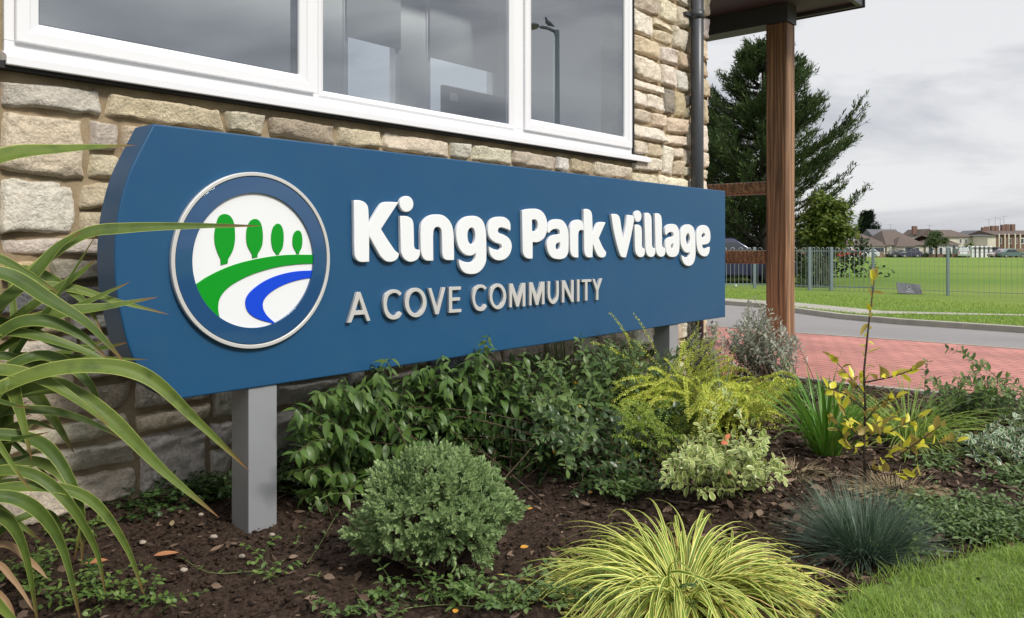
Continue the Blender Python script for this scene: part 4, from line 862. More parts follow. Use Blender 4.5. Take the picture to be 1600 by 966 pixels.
# ------------------------------------------------------------------ trees
m_bark = mat('bark', (.07, .055, .042), .9, bump=(12, .8, .03)); m_barkd = mat('dark_bark', (.035, .028, .023), .9, bump=(12, .8, .03))
def conifer(name, cx, cy, prof_z, prof_r, seed, nb, mt, label, group=None, zb=.0, leader=(), sprL=.30, trunk_r=.22, wide=1.):
    r = np.random.RandomState(seed); t = thing(name, (cx, cy, zb), label, 'tree', group); H = prof_z[-1]
    mb = MB()
    for k in range(4 if wide == 1. else 1):
        a = r.rand()*6.3; d = .45*r.rand()+.1
        mb = MB().tube([(cx+math.cos(a)*.2, cy+math.sin(a)*.2, zb-.1), (cx+math.cos(a)*d, cy+math.sin(a)*d, zb+H*.3), (cx+math.cos(a)*d*1.1, cy+math.sin(a)*d*1.1, zb+H*.62), (cx+math.cos(a)*d, cy+math.sin(a)*d, zb+H*.93)], [trunk_r*.8, trunk_r*.6, trunk_r*.35, .02], 8)
        mb.build('trunk', m_barkd, t, smooth=True)
    z = zb+np.array(H)*(.13+.85*(np.round(r.rand(nb)**.85*13)/13+r.normal(0, .012, nb))); az = r.rand(nb)*2*np.pi; R_ = np.interp(z-zb, prof_z, prof_r)*(.55+.5*r.rand(nb)**.5)*(1+.2*np.sin(az*3+z*2.1)+.16*np.sin(az*5-z*3))*r.choice([.78, 1., 1.08], nb)
    R_ = np.minimum(R_, np.max(prof_r)*1.12); B = np.c_[cx+.2*np.cos(az), cy+.2*np.sin(az), z-R_*.28]; out = np.c_[np.cos(az), np.sin(az), 0*az]
    E = B+out*R_[:, None]+ZV*(R_*(.36+.24*r.rand(nb)))[:, None]; Cc = B+out*(R_*.55)[:, None]+ZV*(R_*.05)[:, None]
    m = 9; cv = curve3(B, Cc, E, m); V, Fq = tubes(cv, np.linspace(.04, .008, m)[None], 4)
    fast('limbs', V, Fq, m_barkd, t)
    # sprays along outer part of limbs
    parts = []
    k = 74 if wide == 1. else 46; tt = .25+.75*r.rand(nb, k)**.7; idx = (tt*(m-1)); i0 = np.clip(idx.astype(int), 0, m-2); f = (idx-i0)[..., None]
    P = np.take_along_axis(cv, i0[..., None], 1)*(1-f)+np.take_along_axis(cv, (i0+1)[..., None], 1)*f
    T = nrm(np.take_along_axis(cv, (i0+1)[..., None], 1)-np.take_along_axis(cv, i0[..., None], 1))
    side = nrm(np.cross(T, ZV)); sg = np.where(r.rand(nb, k) < .5, -1, 1)[..., None]
    spread = (1-tt)[..., None]*.9+.18
    D = T*(.75)+side*sg*(r.rand(nb, k, 1)*.9)*np.minimum(1, spread+.3)+ZV*(r.rand(nb, k, 1)*.7-.12)
    P = P+side*sg*(r.rand(nb, k, 1)*.42*spread*R_[:, None, None]/3)+r.normal(0, .05, P.shape)
    P = P.reshape(-1, 3); D = D.reshape(-1, 3); L_ = sprL*(.45+.8*r.rand(len(P)))
    # each spray: a spine of 5 small slender leaves
    for j in range(6):
        q = r.rand(len(P), 1)*.85; off = nrm(D)*q*L_[:, None]
        DD = nrm(D)+r.normal(0, .38, D.shape); ll = L_*(.36+.3*r.rand(len(P)))
        parts.append(leaves(P+off, DD, ZV+r.normal(0, .5, D.shape), ll, ll*.20, r.uniform(-.5, .3, len(P)), lance, 2, 3, .3, r.rand(len(P))))
    V, Fq, A = join(parts); fast('crown', V, Fq, mt, t, lc=A)
    return t
m_con = leafmat('cypress_foliage', (.038, .07, .022), (.15, .20, .06), rough=.6, tl=.18, spec=.25, back=(.05, .08, .03))
m_dk = leafmat('dark_conifer_foliage', (.012, .026, .016), (.03, .05, .025), rough=.7, tl=.1, spec=.2)
conifer('cypress_tree', X_at(1192, 26), 26, [0, 1.2, 2, 3, 4, 5, 6, 6.8, 7.3, 7.7], [1.7, 2.2, 2.6, 2.65, 2.4, 2.0, 1.45, .95, .6, .25], 4, 300, m_con, 'large dark feathery cypress tree behind the timber post', zb=-.0)
conifer('cypress_tree', X_at(1085, 29), 29, [0, 1.2, 2, 3, 4, 5, 6], [2.6, 3, 3.1, 3, 2.2, 1.3, .3], 14, 200, m_con, 'dark cypress standing lower left, half hidden by the stone building', zb=-.0)
def far_tree(name, px, Z, Hh, Rr, trunk_h, mt, label, seed, n=900, leaf=.35, cat='tree', group=None):
    r = np.random.RandomState(seed); cx = X_at(px, Z); g = float(gz(np.array(float(Z)))); t = thing(name, (cx, Z, g), label, cat, group)
    MB().tube([(cx, Z, g-.1), (cx+.1, Z, g+trunk_h), (cx, Z, g+Hh*.7)], [.16, .12, .04], 7).build('trunk', m_bark, t, smooth=True)
    lob = r.normal(0, 1, (14, 3)); lob = nrm(lob)*(.62*np.array([Rr, Rr, (Hh-trunk_h)/2])); c0 = np.array([cx, Z, g+trunk_h+(Hh-trunk_h)/2])
    P = c0+lob[r.randint(0, 14, n)]+nrm(r.normal(0, 1, (n, 3)))*(r.rand(n, 1)**.5)*np.array([Rr, Rr, (Hh-trunk_h)/2])*.42
    V, Fq, A = leaves(P, r.normal(0, 1, (n, 3)), r.normal(0, 1, (n, 3)), leaf*(.6+.8*r.rand(n)), leaf*.55, 0, ovate, 2, 3, .2, r.rand(n)); fast('crown', V, Fq, mt, t, lc=A); return t
m_grn = leafmat('green_foliage', (.06, .12, .022), (.13, .20, .04), rough=.55, tl=.3, spec=.3)
m_grn2 = leafmat('mid_green_foliage', (.05, .085, .03), (.10, .14, .05), rough=.6, tl=.25, spec=.3)
conifer('spruce_tree', X_at(1355, 165), 165, [0, 2, 4, 6, 7.6, 8.6], [2.4, 2.4, 1.9, 1.1, .4, .05], 8, 90, m_dk, 'small pointed dark conifer rising behind the bungalow roofs', zb=-.83, sprL=1.1, wide=.5)
far_tree('street_tree', 1463, 136, 4.6, 2.0, 1.3, m_grn2, 'round-topped green tree standing before the white bungalow', 5, 2200, .32)
far_tree('garden_bush', 1514, 141, 2.9, .8, .5, m_grn, 'bright green bush beside the cream two-storey house', 6, 400, .28, 'bush')
for i, (q, w_, lb) in enumerate(((1340, .5, 'low dark hedge bush right of the red cars'), (1448, .7, 'green bush at the left foot of the round-topped tree'), (1484, .6, 'green shrub at the right foot of the round-topped tree'))):
    far_tree('garden_bush', q, 137, 1.0, w_, .1, m_grn2, lb, 30+i, 250, .2, 'bush', 'garden bushes')
def leafy_tree(name, cx, cy, zb, Hh, spread, seed, mt, label, nst=7, nb=150, leaf=.075, lo=.35, per=30):
    r = np.random.RandomState(seed); t = thing(name, (cx, cy, zb), label, 'tree')
    an = r.rand(nst)*6.3; tops = np.c_[cx+np.cos(an)*spread*.6*r.rand(nst), cy+np.sin(an)*spread*.6*r.rand(nst), zb+Hh*(.6+.3*r.rand(nst))]; b = np.c_[cx+np.cos(an)*.12, cy+np.sin(an)*.12, np.full(nst, zb-.05)]
    cv = curve3(b, (b+tops)/2+np.c_[-np.cos(an)*.1, -np.sin(an)*.1, 0*an], tops, 10); V, Fq = tubes(cv, np.linspace(.055, .015, 10)[None], 6); fast('trunk', V, Fq, m_bark, t, smooth=True)
    i = r.randint(0, nst, nb); j = r.randint(3, 10, nb); B = cv[i, j]; az = r.rand(nb)*6.3; ln = spread*(.35+.75*r.rand(nb))*np.interp(j, [3, 6, 9], [1, 1, .6])
    E = B+np.c_[np.cos(az)*ln, np.sin(az)*ln, ln*(.05+.75*r.rand(nb))]; E[:, 2] = np.minimum(E[:, 2], zb+Hh*(1-.3*(np.hypot(E[:, 0]-cx, E[:, 1]-cy)/spread/1.2)**2)); E[:, 2] = np.maximum(E[:, 2], zb+Hh*lo)
    c2 = curve3(B, (B+E)/2+ZV*.12, E, 6); V, Fq = tubes(c2, np.linspace(.012, .004, 6)[None], 4); fast('branches', V, Fq, m_bark, t)
    tt = r.rand(nb, per)**.6*.999; ix = tt*5; i0 = ix.astype(int); f = (ix-i0)[..., None]
    P = np.take_along_axis(c2, i0[..., None], 1)*(1-f)+np.take_along_axis(c2, np.minimum(i0+1, 5)[..., None], 1)*f+r.normal(0, .075, (nb, per, 3))
    P = P.reshape(-1, 3); n = len(P); D = r.normal(0, 1, (n, 3)); D[:, 2] *= .4; D[:, 2] -= .25; ll = leaf*(.6+.7*r.rand(n))
    V, Fq, A = leaves(P, D, ZV+r.normal(0, .35, (n, 3)), ll, ll*.62, r.uniform(0, .8, n), ovate, 3, 3, .25, r.rand(n)); fast('crown', V, Fq, mt, t, lc=A)
m_maple = leafmat('maple_foliage', (.075, .135, .022), (.19, .22, .045), rough=.5, tl=.35, spec=.3)
leafy_tree('leafy_tree', X_at(1290, 23), 23, 0, 2.7, .74, 3, m_maple, 'bright green multi-stemmed leafy tree in front of the cypress, behind the railings', nst=8, nb=190, leaf=.14, lo=.60, per=46)
# ivy-like undergrowth behind the railings
def blob_bush(name, P0, rx, ry, rz, n, leaf, mt, label, seed, cat='bush', group=None):
    r = np.random.RandomState(seed); t = thing(name, P0, label, cat, group); nst = 26
    e = nrm(r.normal(0, 1, (nst, 3)))*np.array([rx, ry, rz])*.8; e[:, 2] = abs(e[:, 2]); b = np.repeat(np.array(P0)[None], nst, 0)
    cv = curve3(b, b+e*.5+ZV*.05, b+e, 5); V, Fq = tubes(cv, np.linspace(.01, .003, 5)[None], 4); fast('stems', V, Fq, m_bark, t)
    P = nrm(r.normal(0, 1, (n, 3)))*(.45+.55*r.rand(n, 1))*np.array([rx, ry, rz]); P[:, 2] = abs(P[:, 2]); P *= (1+.25*np.sin(P[:, :1]*7/rx)*np.cos(P[:, 2:]*6/rz)); P += P0
    V, Fq, A = leaves(P, r.normal(0, 1, (n, 3)), ZV+r.normal(0, .6, (n, 3)), leaf*(.6+.7*r.rand(n)), leaf*.6, .4, ovate, 2, 3, .25, r.rand(n)); fast('foliage', V, Fq, mt, t, lc=A)
blob_bush('ivy_bush', tuple(GP(1283, 450, .05)+np.array([0, .5, 0])), .50, .35, .95, 2200, .075, m_grn2, 'dark ivy covered bush behind the railings at the foot of the leafy tree', 41)
m_hedge = leafmat('hedge_foliage', (.015, .03, .012), (.045, .07, .025), rough=.6, tl=.15, spec=.25)
blob_bush('hedge', (8.6, 29.5, 0), 5.0, 1.0, 2.0, 9000, .17, m_hedge, 'dark hedge mass behind the cypress trunks', 42, 'hedge')
# ================================================================== PLANTING
G3 = lambda x, y, z=0.: GP(x, y, z)
def put(name, parts, mt, parent):
    V, Fq, A = join(parts); return fast(name, V, Fq, mt, parent, lc=A)
# --- phormium at the left: long strap leaves, each a curved, folded blade
m_pho = leafmat('variegated_strap_leaf', (.065, .115, .020), (.155, .215, .038), edge=(.42, .46, .12), thr=.93, soft=.05, veins=(.03, .06, .015), tip=(.20, .09, .04), tipt=.965, rough=.5, spec=.3, tl=.28, back=(.13, .19, .085))
PB = np.array([-1.86, 2.30, 0.0])
ph = thing('flax_plant', PB, 'large flax plant with long arching yellow-edged strap leaves at the left edge', 'plant')
def strap(ctrl, w, twist=0., nrmv=None, fold=.35, droopN=(.15, -.75, .65), rndv=None, per=7, root=True):
    Pc = [np.array(c, float) for c in ctrl]; n = len(Pc)
    ww = np.ones(n); C_, _ = crom(Pc, ww, per); m = len(C_); t = np.linspace(0, 1, m)
    prof = np.minimum(1, .5+1.1*t)*np.clip((1-t)*3.6, 0, 1)**.72; 
    T = np.zeros_like(C_); T[1:-1] = C_[2:]-C_[:-2]; T[0] = C_[1]-C_[0]; T[-1] = C_[-1]-C_[-2]; T = nrm(T)
    Nv = np.array(droopN, float)[None]*np.ones((m, 1)); ang = twist*(t-.5); 
    S = nrm(np.cross(T, Nv)); Nn = np.cross(S, T)
    S2 = S*np.cos(ang)[:, None]+Nn*np.sin(ang)[:, None]; N2 = Nn*np.cos(ang)[:, None]-S*np.sin(ang)[:, None]
    a = np.linspace(-1, 1, 7); hw = (w/2*prof)
    V = C_[:, None]+S2[:, None]*(hw[:, None]*a)[..., None]-N2[:, None]*((hw[:, None]*(1-np.abs(a))*fold))[..., None]
    lc = np.zeros(V.shape); lc[..., 0] = np.abs(a); lc[..., 1] = t[:, None]; lc[..., 2] = random.random() if rndv is None else rndv
    g = np.array([[i*7+j, i*7+j+1, (i+1)*7+j+1, (i+1)*7+j] for i in range(m-1) for j in range(6)])
    return V.reshape(-1, 3), g, lc.reshape(-1, 3)
def pxl(*pts): return [PX(x, y, Z) for x, y, Z in pts]
low = PX(-150, 700, 2.25)
LV = [ # (points px,py,depth), width
 ((-260, 420, 1.9), (-120, 300, 2.0), (0, 243, 2.08), (100, 232, 2.15), (214, 227, 2.2)), .078,
 ((-120, 650, 2.2), (0, 480, 2.2), (60, 415, 2.25), (130, 366, 2.3), (200, 356, 2.35), (300, 353, 2.42), (410, 353, 2.48)), .046,
 ((-60, 760, 2.2), (0, 600, 2.2), (45, 520, 2.22), (95, 455, 2.25), (157, 356, 2.3)), .026,
 ((-160, 640, 2.1), (-60, 550, 2.15), (20, 510, 2.2), (100, 487, 2.25), (170, 478, 2.3), (248, 464, 2.35)), .050,
 ((-80, 560, 2.2), (0, 470, 2.2), (50, 448, 2.25), (110, 450, 2.3), (180, 470, 2.35), (266, 492, 2.4)), .034,
 ((-200, 470, 2.0), (-60, 430, 2.05), (10, 428, 2.1), (75, 466, 2.15), (140, 508, 2.2), (198, 570, 2.25)), .050,
 ((-200, 740, 2.0), (-60, 640, 2.05), (50, 585, 2.1), (150, 571, 2.15), (232, 590, 2.2), (310, 660, 2.25), (392, 738, 2.3)), .052,
 ((-200, 640, 2.0), (-60, 585, 2.05), (0, 577, 2.1), (60, 590, 2.12), (120, 625, 2.15), (182, 674, 2.2)), .044,
 ((-60, 660, 2.1), (60, 600, 2.15), (120, 616, 2.18), (180, 660, 2.2), (255, 735, 2.25), (344, 810, 2.3)), .050,
 ((0, 720, 2.3), (10, 620, 2.3), (42, 606, 2.3), (80, 650, 2.3), (117, 710, 2.3)), .050,
 ((-160, 760, 2.0), (-60, 690, 2.05), (20, 680, 2.1), (80, 705, 2.15), (125, 790, 2.15), (128, 885, 2.15)), .040,
 ((-160, 850, 2.0), (-40, 775, 2.05), (60, 760, 2.1), (140, 780, 2.15), (195, 850, 2.18), (227, 934, 2.2)), .034,
 ((-180, 850, 1.95), (-40, 782, 2.0), (40, 785, 2.05), (95, 850, 2.1), (128, 980, 2.1)), .040,
 ((-180, 900, 1.95), (-60, 812, 2.0), (0, 805, 2.05), (38, 860, 2.08), (62, 990, 2.1)), .036,
 ((-160, 800, 2.1), (-40, 735, 2.1), (30, 716, 2.15), (76, 697, 2.2)), .026,
 ((-160, 700, 2.1), (-60, 640, 2.1), (0, 622, 2.15), (60, 612, 2.2), (120, 612, 2.2)), .036,
 ((-120, 640, 2.1), (-60, 580, 2.1), (0, 556, 2.15), (50, 568, 2.2), (70, 560, 2.2)), .030,
 ((-120, 720, 2.2), (0, 640, 2.2), (60, 570, 2.25), (110, 548, 2.3), (175, 530, 2.3)), .034,
 ((-180, 540, 2.0), (-90, 420, 2.05), (-20, 400, 2.1), (40, 425, 2.15), (92, 458, 2.2)), .034,
 ((-60, 780, 2.3), (0, 660, 2.3), (20, 560, 2.35), (20, 470, 2.4), (5, 395, 2.4)), .030,
 ((-80, 620, 2.2), (-20, 560, 2.2), (60, 556, 2.25), (160, 560, 2.3), (232, 562, 2.3)), .022,
 ((-60, 840, 2.2), (0, 740, 2.25), (50, 720, 2.3), (100, 745, 2.3), (128, 800, 2.3), (115, 880, 2.3)), .036,
 ((-120, 600, 2.15), (-30, 500, 2.15), (40, 440, 2.2), (90, 385, 2.25), (128, 362, 2.28)), .052,
 ((-100, 620, 2.1), (0, 520, 2.12), (60, 500, 2.15), (120, 520, 2.2), (168, 560, 2.22)), .044,
 ((-140, 560, 2.2), (-40, 500, 2.2), (40, 515, 2.22), (100, 540, 2.25), (150, 545, 2.3), (200, 535, 2.3)), .034,
 ((-120, 700, 2.1), (-20, 600, 2.12), (40, 560, 2.15), (90, 560, 2.2), (140, 600, 2.2), (160, 650, 2.22)), .040,
 ((-120, 500, 2.2), (-20, 440, 2.2), (30, 420, 2.25), (70, 430, 2.3), (130, 470, 2.3), (160, 520, 2.3)), .036,
 ((-120, 640, 2.2), (-20, 560, 2.2), (60, 510, 2.25), (140, 470, 2.3), (205, 440, 2.35)), .030,
 ((-140, 780, 2.0), (-40, 660, 2.05), (10, 600, 2.08), (30, 640, 2.1), (50, 720, 2.1)), .044,
 ((-140, 880, 2.0), (-60, 760, 2.05), (0, 735, 2.08), (60, 745, 2.1), (110, 790, 2.12), (150, 860, 2.15), (165, 930, 2.15)), .034,
 ((-140, 620, 2.2), (-20, 530, 2.2), (60, 470, 2.25), (120, 430, 2.3), (150, 405, 2.32)), .034,
 ((-140, 560, 2.1), (-20, 520, 2.12), (60, 525, 2.15), (140, 552, 2.2), (215, 590, 2.25)), .036,
 ((-140, 700, 2.2), (-20, 650, 2.2), (60, 640, 2.25), (130, 655, 2.3), (200, 690, 2.35)), .032,
 ((-100, 820, 2.2), (-20, 700, 2.2), (40, 660, 2.25), (90, 672, 2.3)), .030,
 ((-60, 900, 2.1), (0, 830, 2.1), (60, 800, 2.15), (90, 815, 2.2), (100, 860, 2.2)), .026]
parts = []
for i in range(0, len(LV), 2):
    pts = pxl(*LV[i]); mid = (PB+pts[0])/2+np.array([.0, 0, .05]); parts.append(strap([PB+np.array([random.uniform(-.1, .1), random.uniform(-.1, .1), 0]), mid]+pts, LV[i+1]*.86, random.uniform(-.9, .9)))
rp = np.random.RandomState(21); cnt = 0
while cnt < 95:
    az = rp.uniform(0, 2*np.pi); Ln = rp.uniform(.6, 1.25); el = rp.uniform(.35, 1.4); rr = Ln*np.cos(el)
    d = np.array([np.cos(az), np.sin(az), 0]); p1 = PB+d*rr*.35+ZV*Ln*np.sin(el)*.5; p2 = PB+d*rr*.75+ZV*Ln*np.sin(el)*.85; p3 = PB+d*(rr*1.15+.08)+ZV*Ln*np.sin(el)*rp.uniform(.55, 1.15)
    q = np.array([p1, p2, p3]); 
    if (q[:, 1] < 1.15).any() or (q@M > 3.38).any(): continue
    x, y = proj(q)
    if (x > 95).any(): continue
    parts.append(strap([PB, p1, p2, p3], rp.uniform(.020, .038), rp.uniform(-.8, .8))); cnt += 1
put('strap_leaves', parts, m_pho, ph)
m_dead = leafmat('dead_strap_leaf', (.24, .14, .07), (.32, .21, .11), rough=.7, tl=.15)
parts = [strap([PB]+pxl(*c), w_, .5) for c, w_ in ((((-140, 900, 2.05), (-20, 878, 2.1), (20, 905, 2.1), (60, 965, 2.1)), .016), (((-140, 940, 2.05), (-40, 915, 2.1), (10, 940, 2.1), (30, 1000, 2.1)), .016), (((-100, 640, 2.2), (20, 598, 2.25), (70, 603, 2.25), (100, 615, 2.3)), .010), (((-80, 900, 2.1), (0, 850, 2.1), (50, 880, 2.12), (75, 905, 2.12)), .018))]
put('dead_leaves', parts, m_dead, ph)

# --- dome hebe
m_heb = leafmat('grey_green_small_leaf', (.17, .27, .095), (.30, .40, .165), rough=.5, tl=.22, spec=.3, edge=(.36, .46, .26), thr=.85)
m_twig = mat('brown_twig', (.11, .075, .05), .9); m_twigd = mat('dark_twig', (.05, .035, .027), .9); m_twigr = mat('reddish_stem', (.085, .05, .03), .7)
def dome(name, c, rx, ry, rz, n, per, ll, lw, mt, label, seed, low=-.62, lump=.13):
    r = np.random.RandomState(seed); t = thing(name, (c[0], c[1], 0), label, 'shrub')
    cc = np.array([c[0], c[1], c[2]]); d = nrm(r.normal(0, 1, (n*3, 3))); d = d[d[:, 2] > low][:n]
    k = np.array([(.9, 3.1, 2.2), (2.8, -1.2, 3.6), (-3.3, 2.4, 1.1), (5.1, 4.2, -3.9)]); rr = 1+sum(lump*(.9**i)*np.sin(d@kk*1.9+i*1.7) for i, kk in enumerate(k))*.8
    layer = np.where(r.rand(len(d)) < .75, 1-.09*r.rand(len(d))+.14*(r.rand(len(d)) < .06)*r.rand(len(d)), .55+.4*r.rand(len(d))); P = cc+d*np.array([rx, ry, rz])*(rr*layer)[:, None]
    b = np.repeat(np.array([[c[0], c[1], .0]]), len(d), 0)+r.normal(0, .03, (len(d), 3))*(1, 1, 0); sel = r.rand(len(d)) < .22
    cv = curve3(b[sel], (b[sel]*.4+P[sel]*.6)-ZV*.03, P[sel], 6); V, Fq = tubes(cv, np.linspace(.005, .0015, 6)[None], 4); fast('twigs', V, Fq, m_twig, t)
    ax = nrm(d*np.array([1, 1, .8])+ZV*.45+r.normal(0, .28, d.shape)); s1 = nrm(np.cross(ax, r.normal(0, 1, d.shape))); s2 = np.cross(ax, s1); parts = []
    for j in range(per):
        lev = j//2; an = j*np.pi+lev*np.pi/2*1.02; h = lev*ll*.30; sp_ = .95-.16*lev
        side = s1*np.cos(an)+s2*np.sin(an); D = ax*(1.0-.45*sp_)+side*sp_; L_ = ll*(1.05-.14*lev)*(.8+.4*r.rand(len(d)))
        parts.append(leaves(P+ax*h, D, ax-side*.3, L_, lw*(1.0-.08*lev)*(.85+.3*r.rand(len(d))), -.35, lambda q: np.sin(np.pi*np.clip(q, 0, 1)**.95)**.6, 3, 3, .3, np.clip(r.rand(len(d))*.45+.4*lev/(per/2)+.5*vnoise(d[:, 0]*4+9, d[:, 2]*4+d[:, 1]*2+9, 3)-.1, 0, 1)))
    put('foliage', parts, mt, t); return t
hb = G3(688, 900); hb = np.array([hb[0]-.03, hb[1]+.08, .195])
dome('hebe_shrub', hb, .236, .225, .182, 1650, 10, .028, .0125, m_heb, 'rounded grey-green dome shaped hebe shrub below the sign lettering', 31)

# --- sedges and grasses
def tuft(name, c, n, L, w, el, label, mt, seed, cat='grass plant', bend=(1.2, 2.4), spread=.06, nl=9, cols=3, az=None, fold=.5, parent_parts=None, Lr=(.6, 1.15), flop=0., azc=None, zc=-.01):
    r = np.random.RandomState(seed); t = thing(name, (c[0], c[1], 0), label, cat)
    a = r.rand(n)*2*np.pi if az is None else az(r, n); e = r.uniform(el[0], el[1], n)
    D = np.c_[np.cos(a)*np.cos(e), np.sin(a)*np.cos(e), np.sin(e)]; D = nrm(D+r.normal(0, .11, D.shape)); out = np.c_[np.cos(a), np.sin(a), 0*a]; out2 = nrm(out+np.c_[r.normal(0, .35, (n, 2)), np.zeros(n)])
    Up = -out2*np.sin(e)[:, None]+ZV*np.cos(e)[:, None]; P = np.array([c[0], c[1], zc])+out*(spread*np.sqrt(r.rand(n)))[:, None]
    bd = r.uniform(bend[0], bend[1], n); LL = L*r.uniform(Lr[0], Lr[1], n)
    g = leaves(P, D, Up, LL, w*r.uniform(.7, 1.2, n), bd, blade, nl, cols, fold, r.rand(n)); V = g[0]; V[:, 2] = np.where(V[:, 2] < .006, .006+.01*r.rand(len(V)), V[:, 2])
    put('blades', [(V, g[1], g[2])], mt, t); return t
m_sedge = leafmat('yellow_striped_sedge', (.08, .19, .02), (.20, .32, .04), edge=(.88, .82, .24), thr=.60, soft=.16, rough=.42, tl=.35, tip=(.5, .34, .12), tipt=.97)
m_sedg2 = leafmat('fresh_sedge', (.10, .20, .03), (.18, .28, .05), rough=.42, tl=.35)
cs = G3(1068, 930)
sg = tuft('golden_sedge', cs, 1250, .54, .0115, (.2, 1.12), 'golden striped sedge with long arching yellow blades at the bottom centre right', m_sedge, 51, bend=(1.5, 3.2), spread=.13, nl=11, cols=5, Lr=(.5, 1.1))
def dead_blades():
    r = np.random.RandomState(151); n = 90; a = r.rand(n)*6.3; e = r.uniform(.15, 1.0, n); D = np.c_[np.cos(a)*np.cos(e), np.sin(a)*np.cos(e), np.sin(e)]; Up = np.c_[-np.cos(a)*np.sin(e), -np.sin(a)*np.sin(e), np.cos(e)]
    P = np.array([cs[0], cs[1], 0])+np.c_[np.cos(a), np.sin(a), 0*a]*.1; V, Fq, A = leaves(P, D, Up, r.uniform(.25, .5, n), .006, r.uniform(1.2, 3., n), blade, 9, 3, .4, r.rand(n)); V[:, 2] = np.maximum(V[:, 2], .008); fast('dead_blades', V, Fq, leafmat('orange_straw', (.50, .30, .08), (.62, .46, .2), rough=.6, tl=.3), sg, lc=A)
dead_blades()
tuft('fescue_grass', G3(1350, 862), 1800, .27, .0026, (.35, 1.5), 'blue-green fine needle grass tussock beside the golden sedge', leafmat('blue_fescue', (.025, .055, .035), (.15, .22, .145), rough=.5, tl=.2, tip=(.30, .28, .16), tipt=.96), 52, bend=(.1, .9), spread=.10, nl=4, cols=2, fold=0)
m_strap = leafmat('green_strap', (.08, .21, .02), (.17, .32, .045), rough=.36, tl=.3)
tuft('daylily_clump', G3(1292, 712), 110, .55, .015, (1.1, 1.53), 'bright green upright strap-leaved clump between the yellow groundcover and the yellow-leaved sapling', m_strap, 53, bend=(.3, 1.5), spread=.07, nl=9, cols=5)
tuft('arching_sedge', G3(1420, 690), 330, .62, .0075, (.5, 1.25), 'yellow-green arching sedge behind the yellow-leaved sapling, by the paving edge', leafmat('lime_sedge', (.12, .24, .03), (.26, .36, .06), edge=(.36, .42, .1), thr=.8, rough=.45, tl=.35), 54, bend=(1.0, 2.0), spread=.10, az=lambda r, n: r.rand(n)*6.28)
m_straw = leafmat('straw', (.30, .22, .12), (.42, .34, .20), rough=.7, tl=.25)
tuft('dry_grass_tuft', G3(1240, 742), 200, .15, .003, (.3, 1.3), 'dry straw coloured grass tuft between the pale variegated shrub and the green clump', m_straw, 55, bend=(.6, 2.2), spread=.09, nl=6, cols=2)
tuft('dry_grass_tuft', G3(1400, 770), 380, .17, .003, (.2, 1.3), 'dry straw coloured grass tuft behind the blue-green needle grass', m_straw, 56, bend=(.6, 2.4), spread=.13, nl=6, cols=2)
m_pine = leafmat('spiky_leaf', (.07, .11, .03), (.13, .17, .05), edge=(.25, .27, .10), thr=.9, rough=.45, tl=.2)
tuft('spiky_palm', P3(PL(985, 610, 2.62)[0], 2.62, 0), 52, .34, .013, (-.6, 1.2), 'spiky narrow-leaved palm with stiff fanned blades under the right part of the sign', m_pine, 57, bend=(-.1, .35), spread=.02, nl=5, cols=3, zc=.27)
tuft('upright_grass', P3(PL(905, 600, 3.02)[0], 3.1, 0), 110, .62, .008, (1.15, 1.54), 'upright dark green grass clump right under the lower edge of the sign', m_pine, 58, bend=(.0, .5), spread=.12, nl=6, cols=3)
tuft('spiky_palm', P3(PL(1130, 610, 2.3)[0], 2.3, 0), 40, .46, .011, (.1, .8), 'second spiky palm sprawling among the yellow-green shrub left of the silver bush', m_pine, 59, bend=(-.1, .5), spread=.03, nl=5, cols=3, zc=.14)

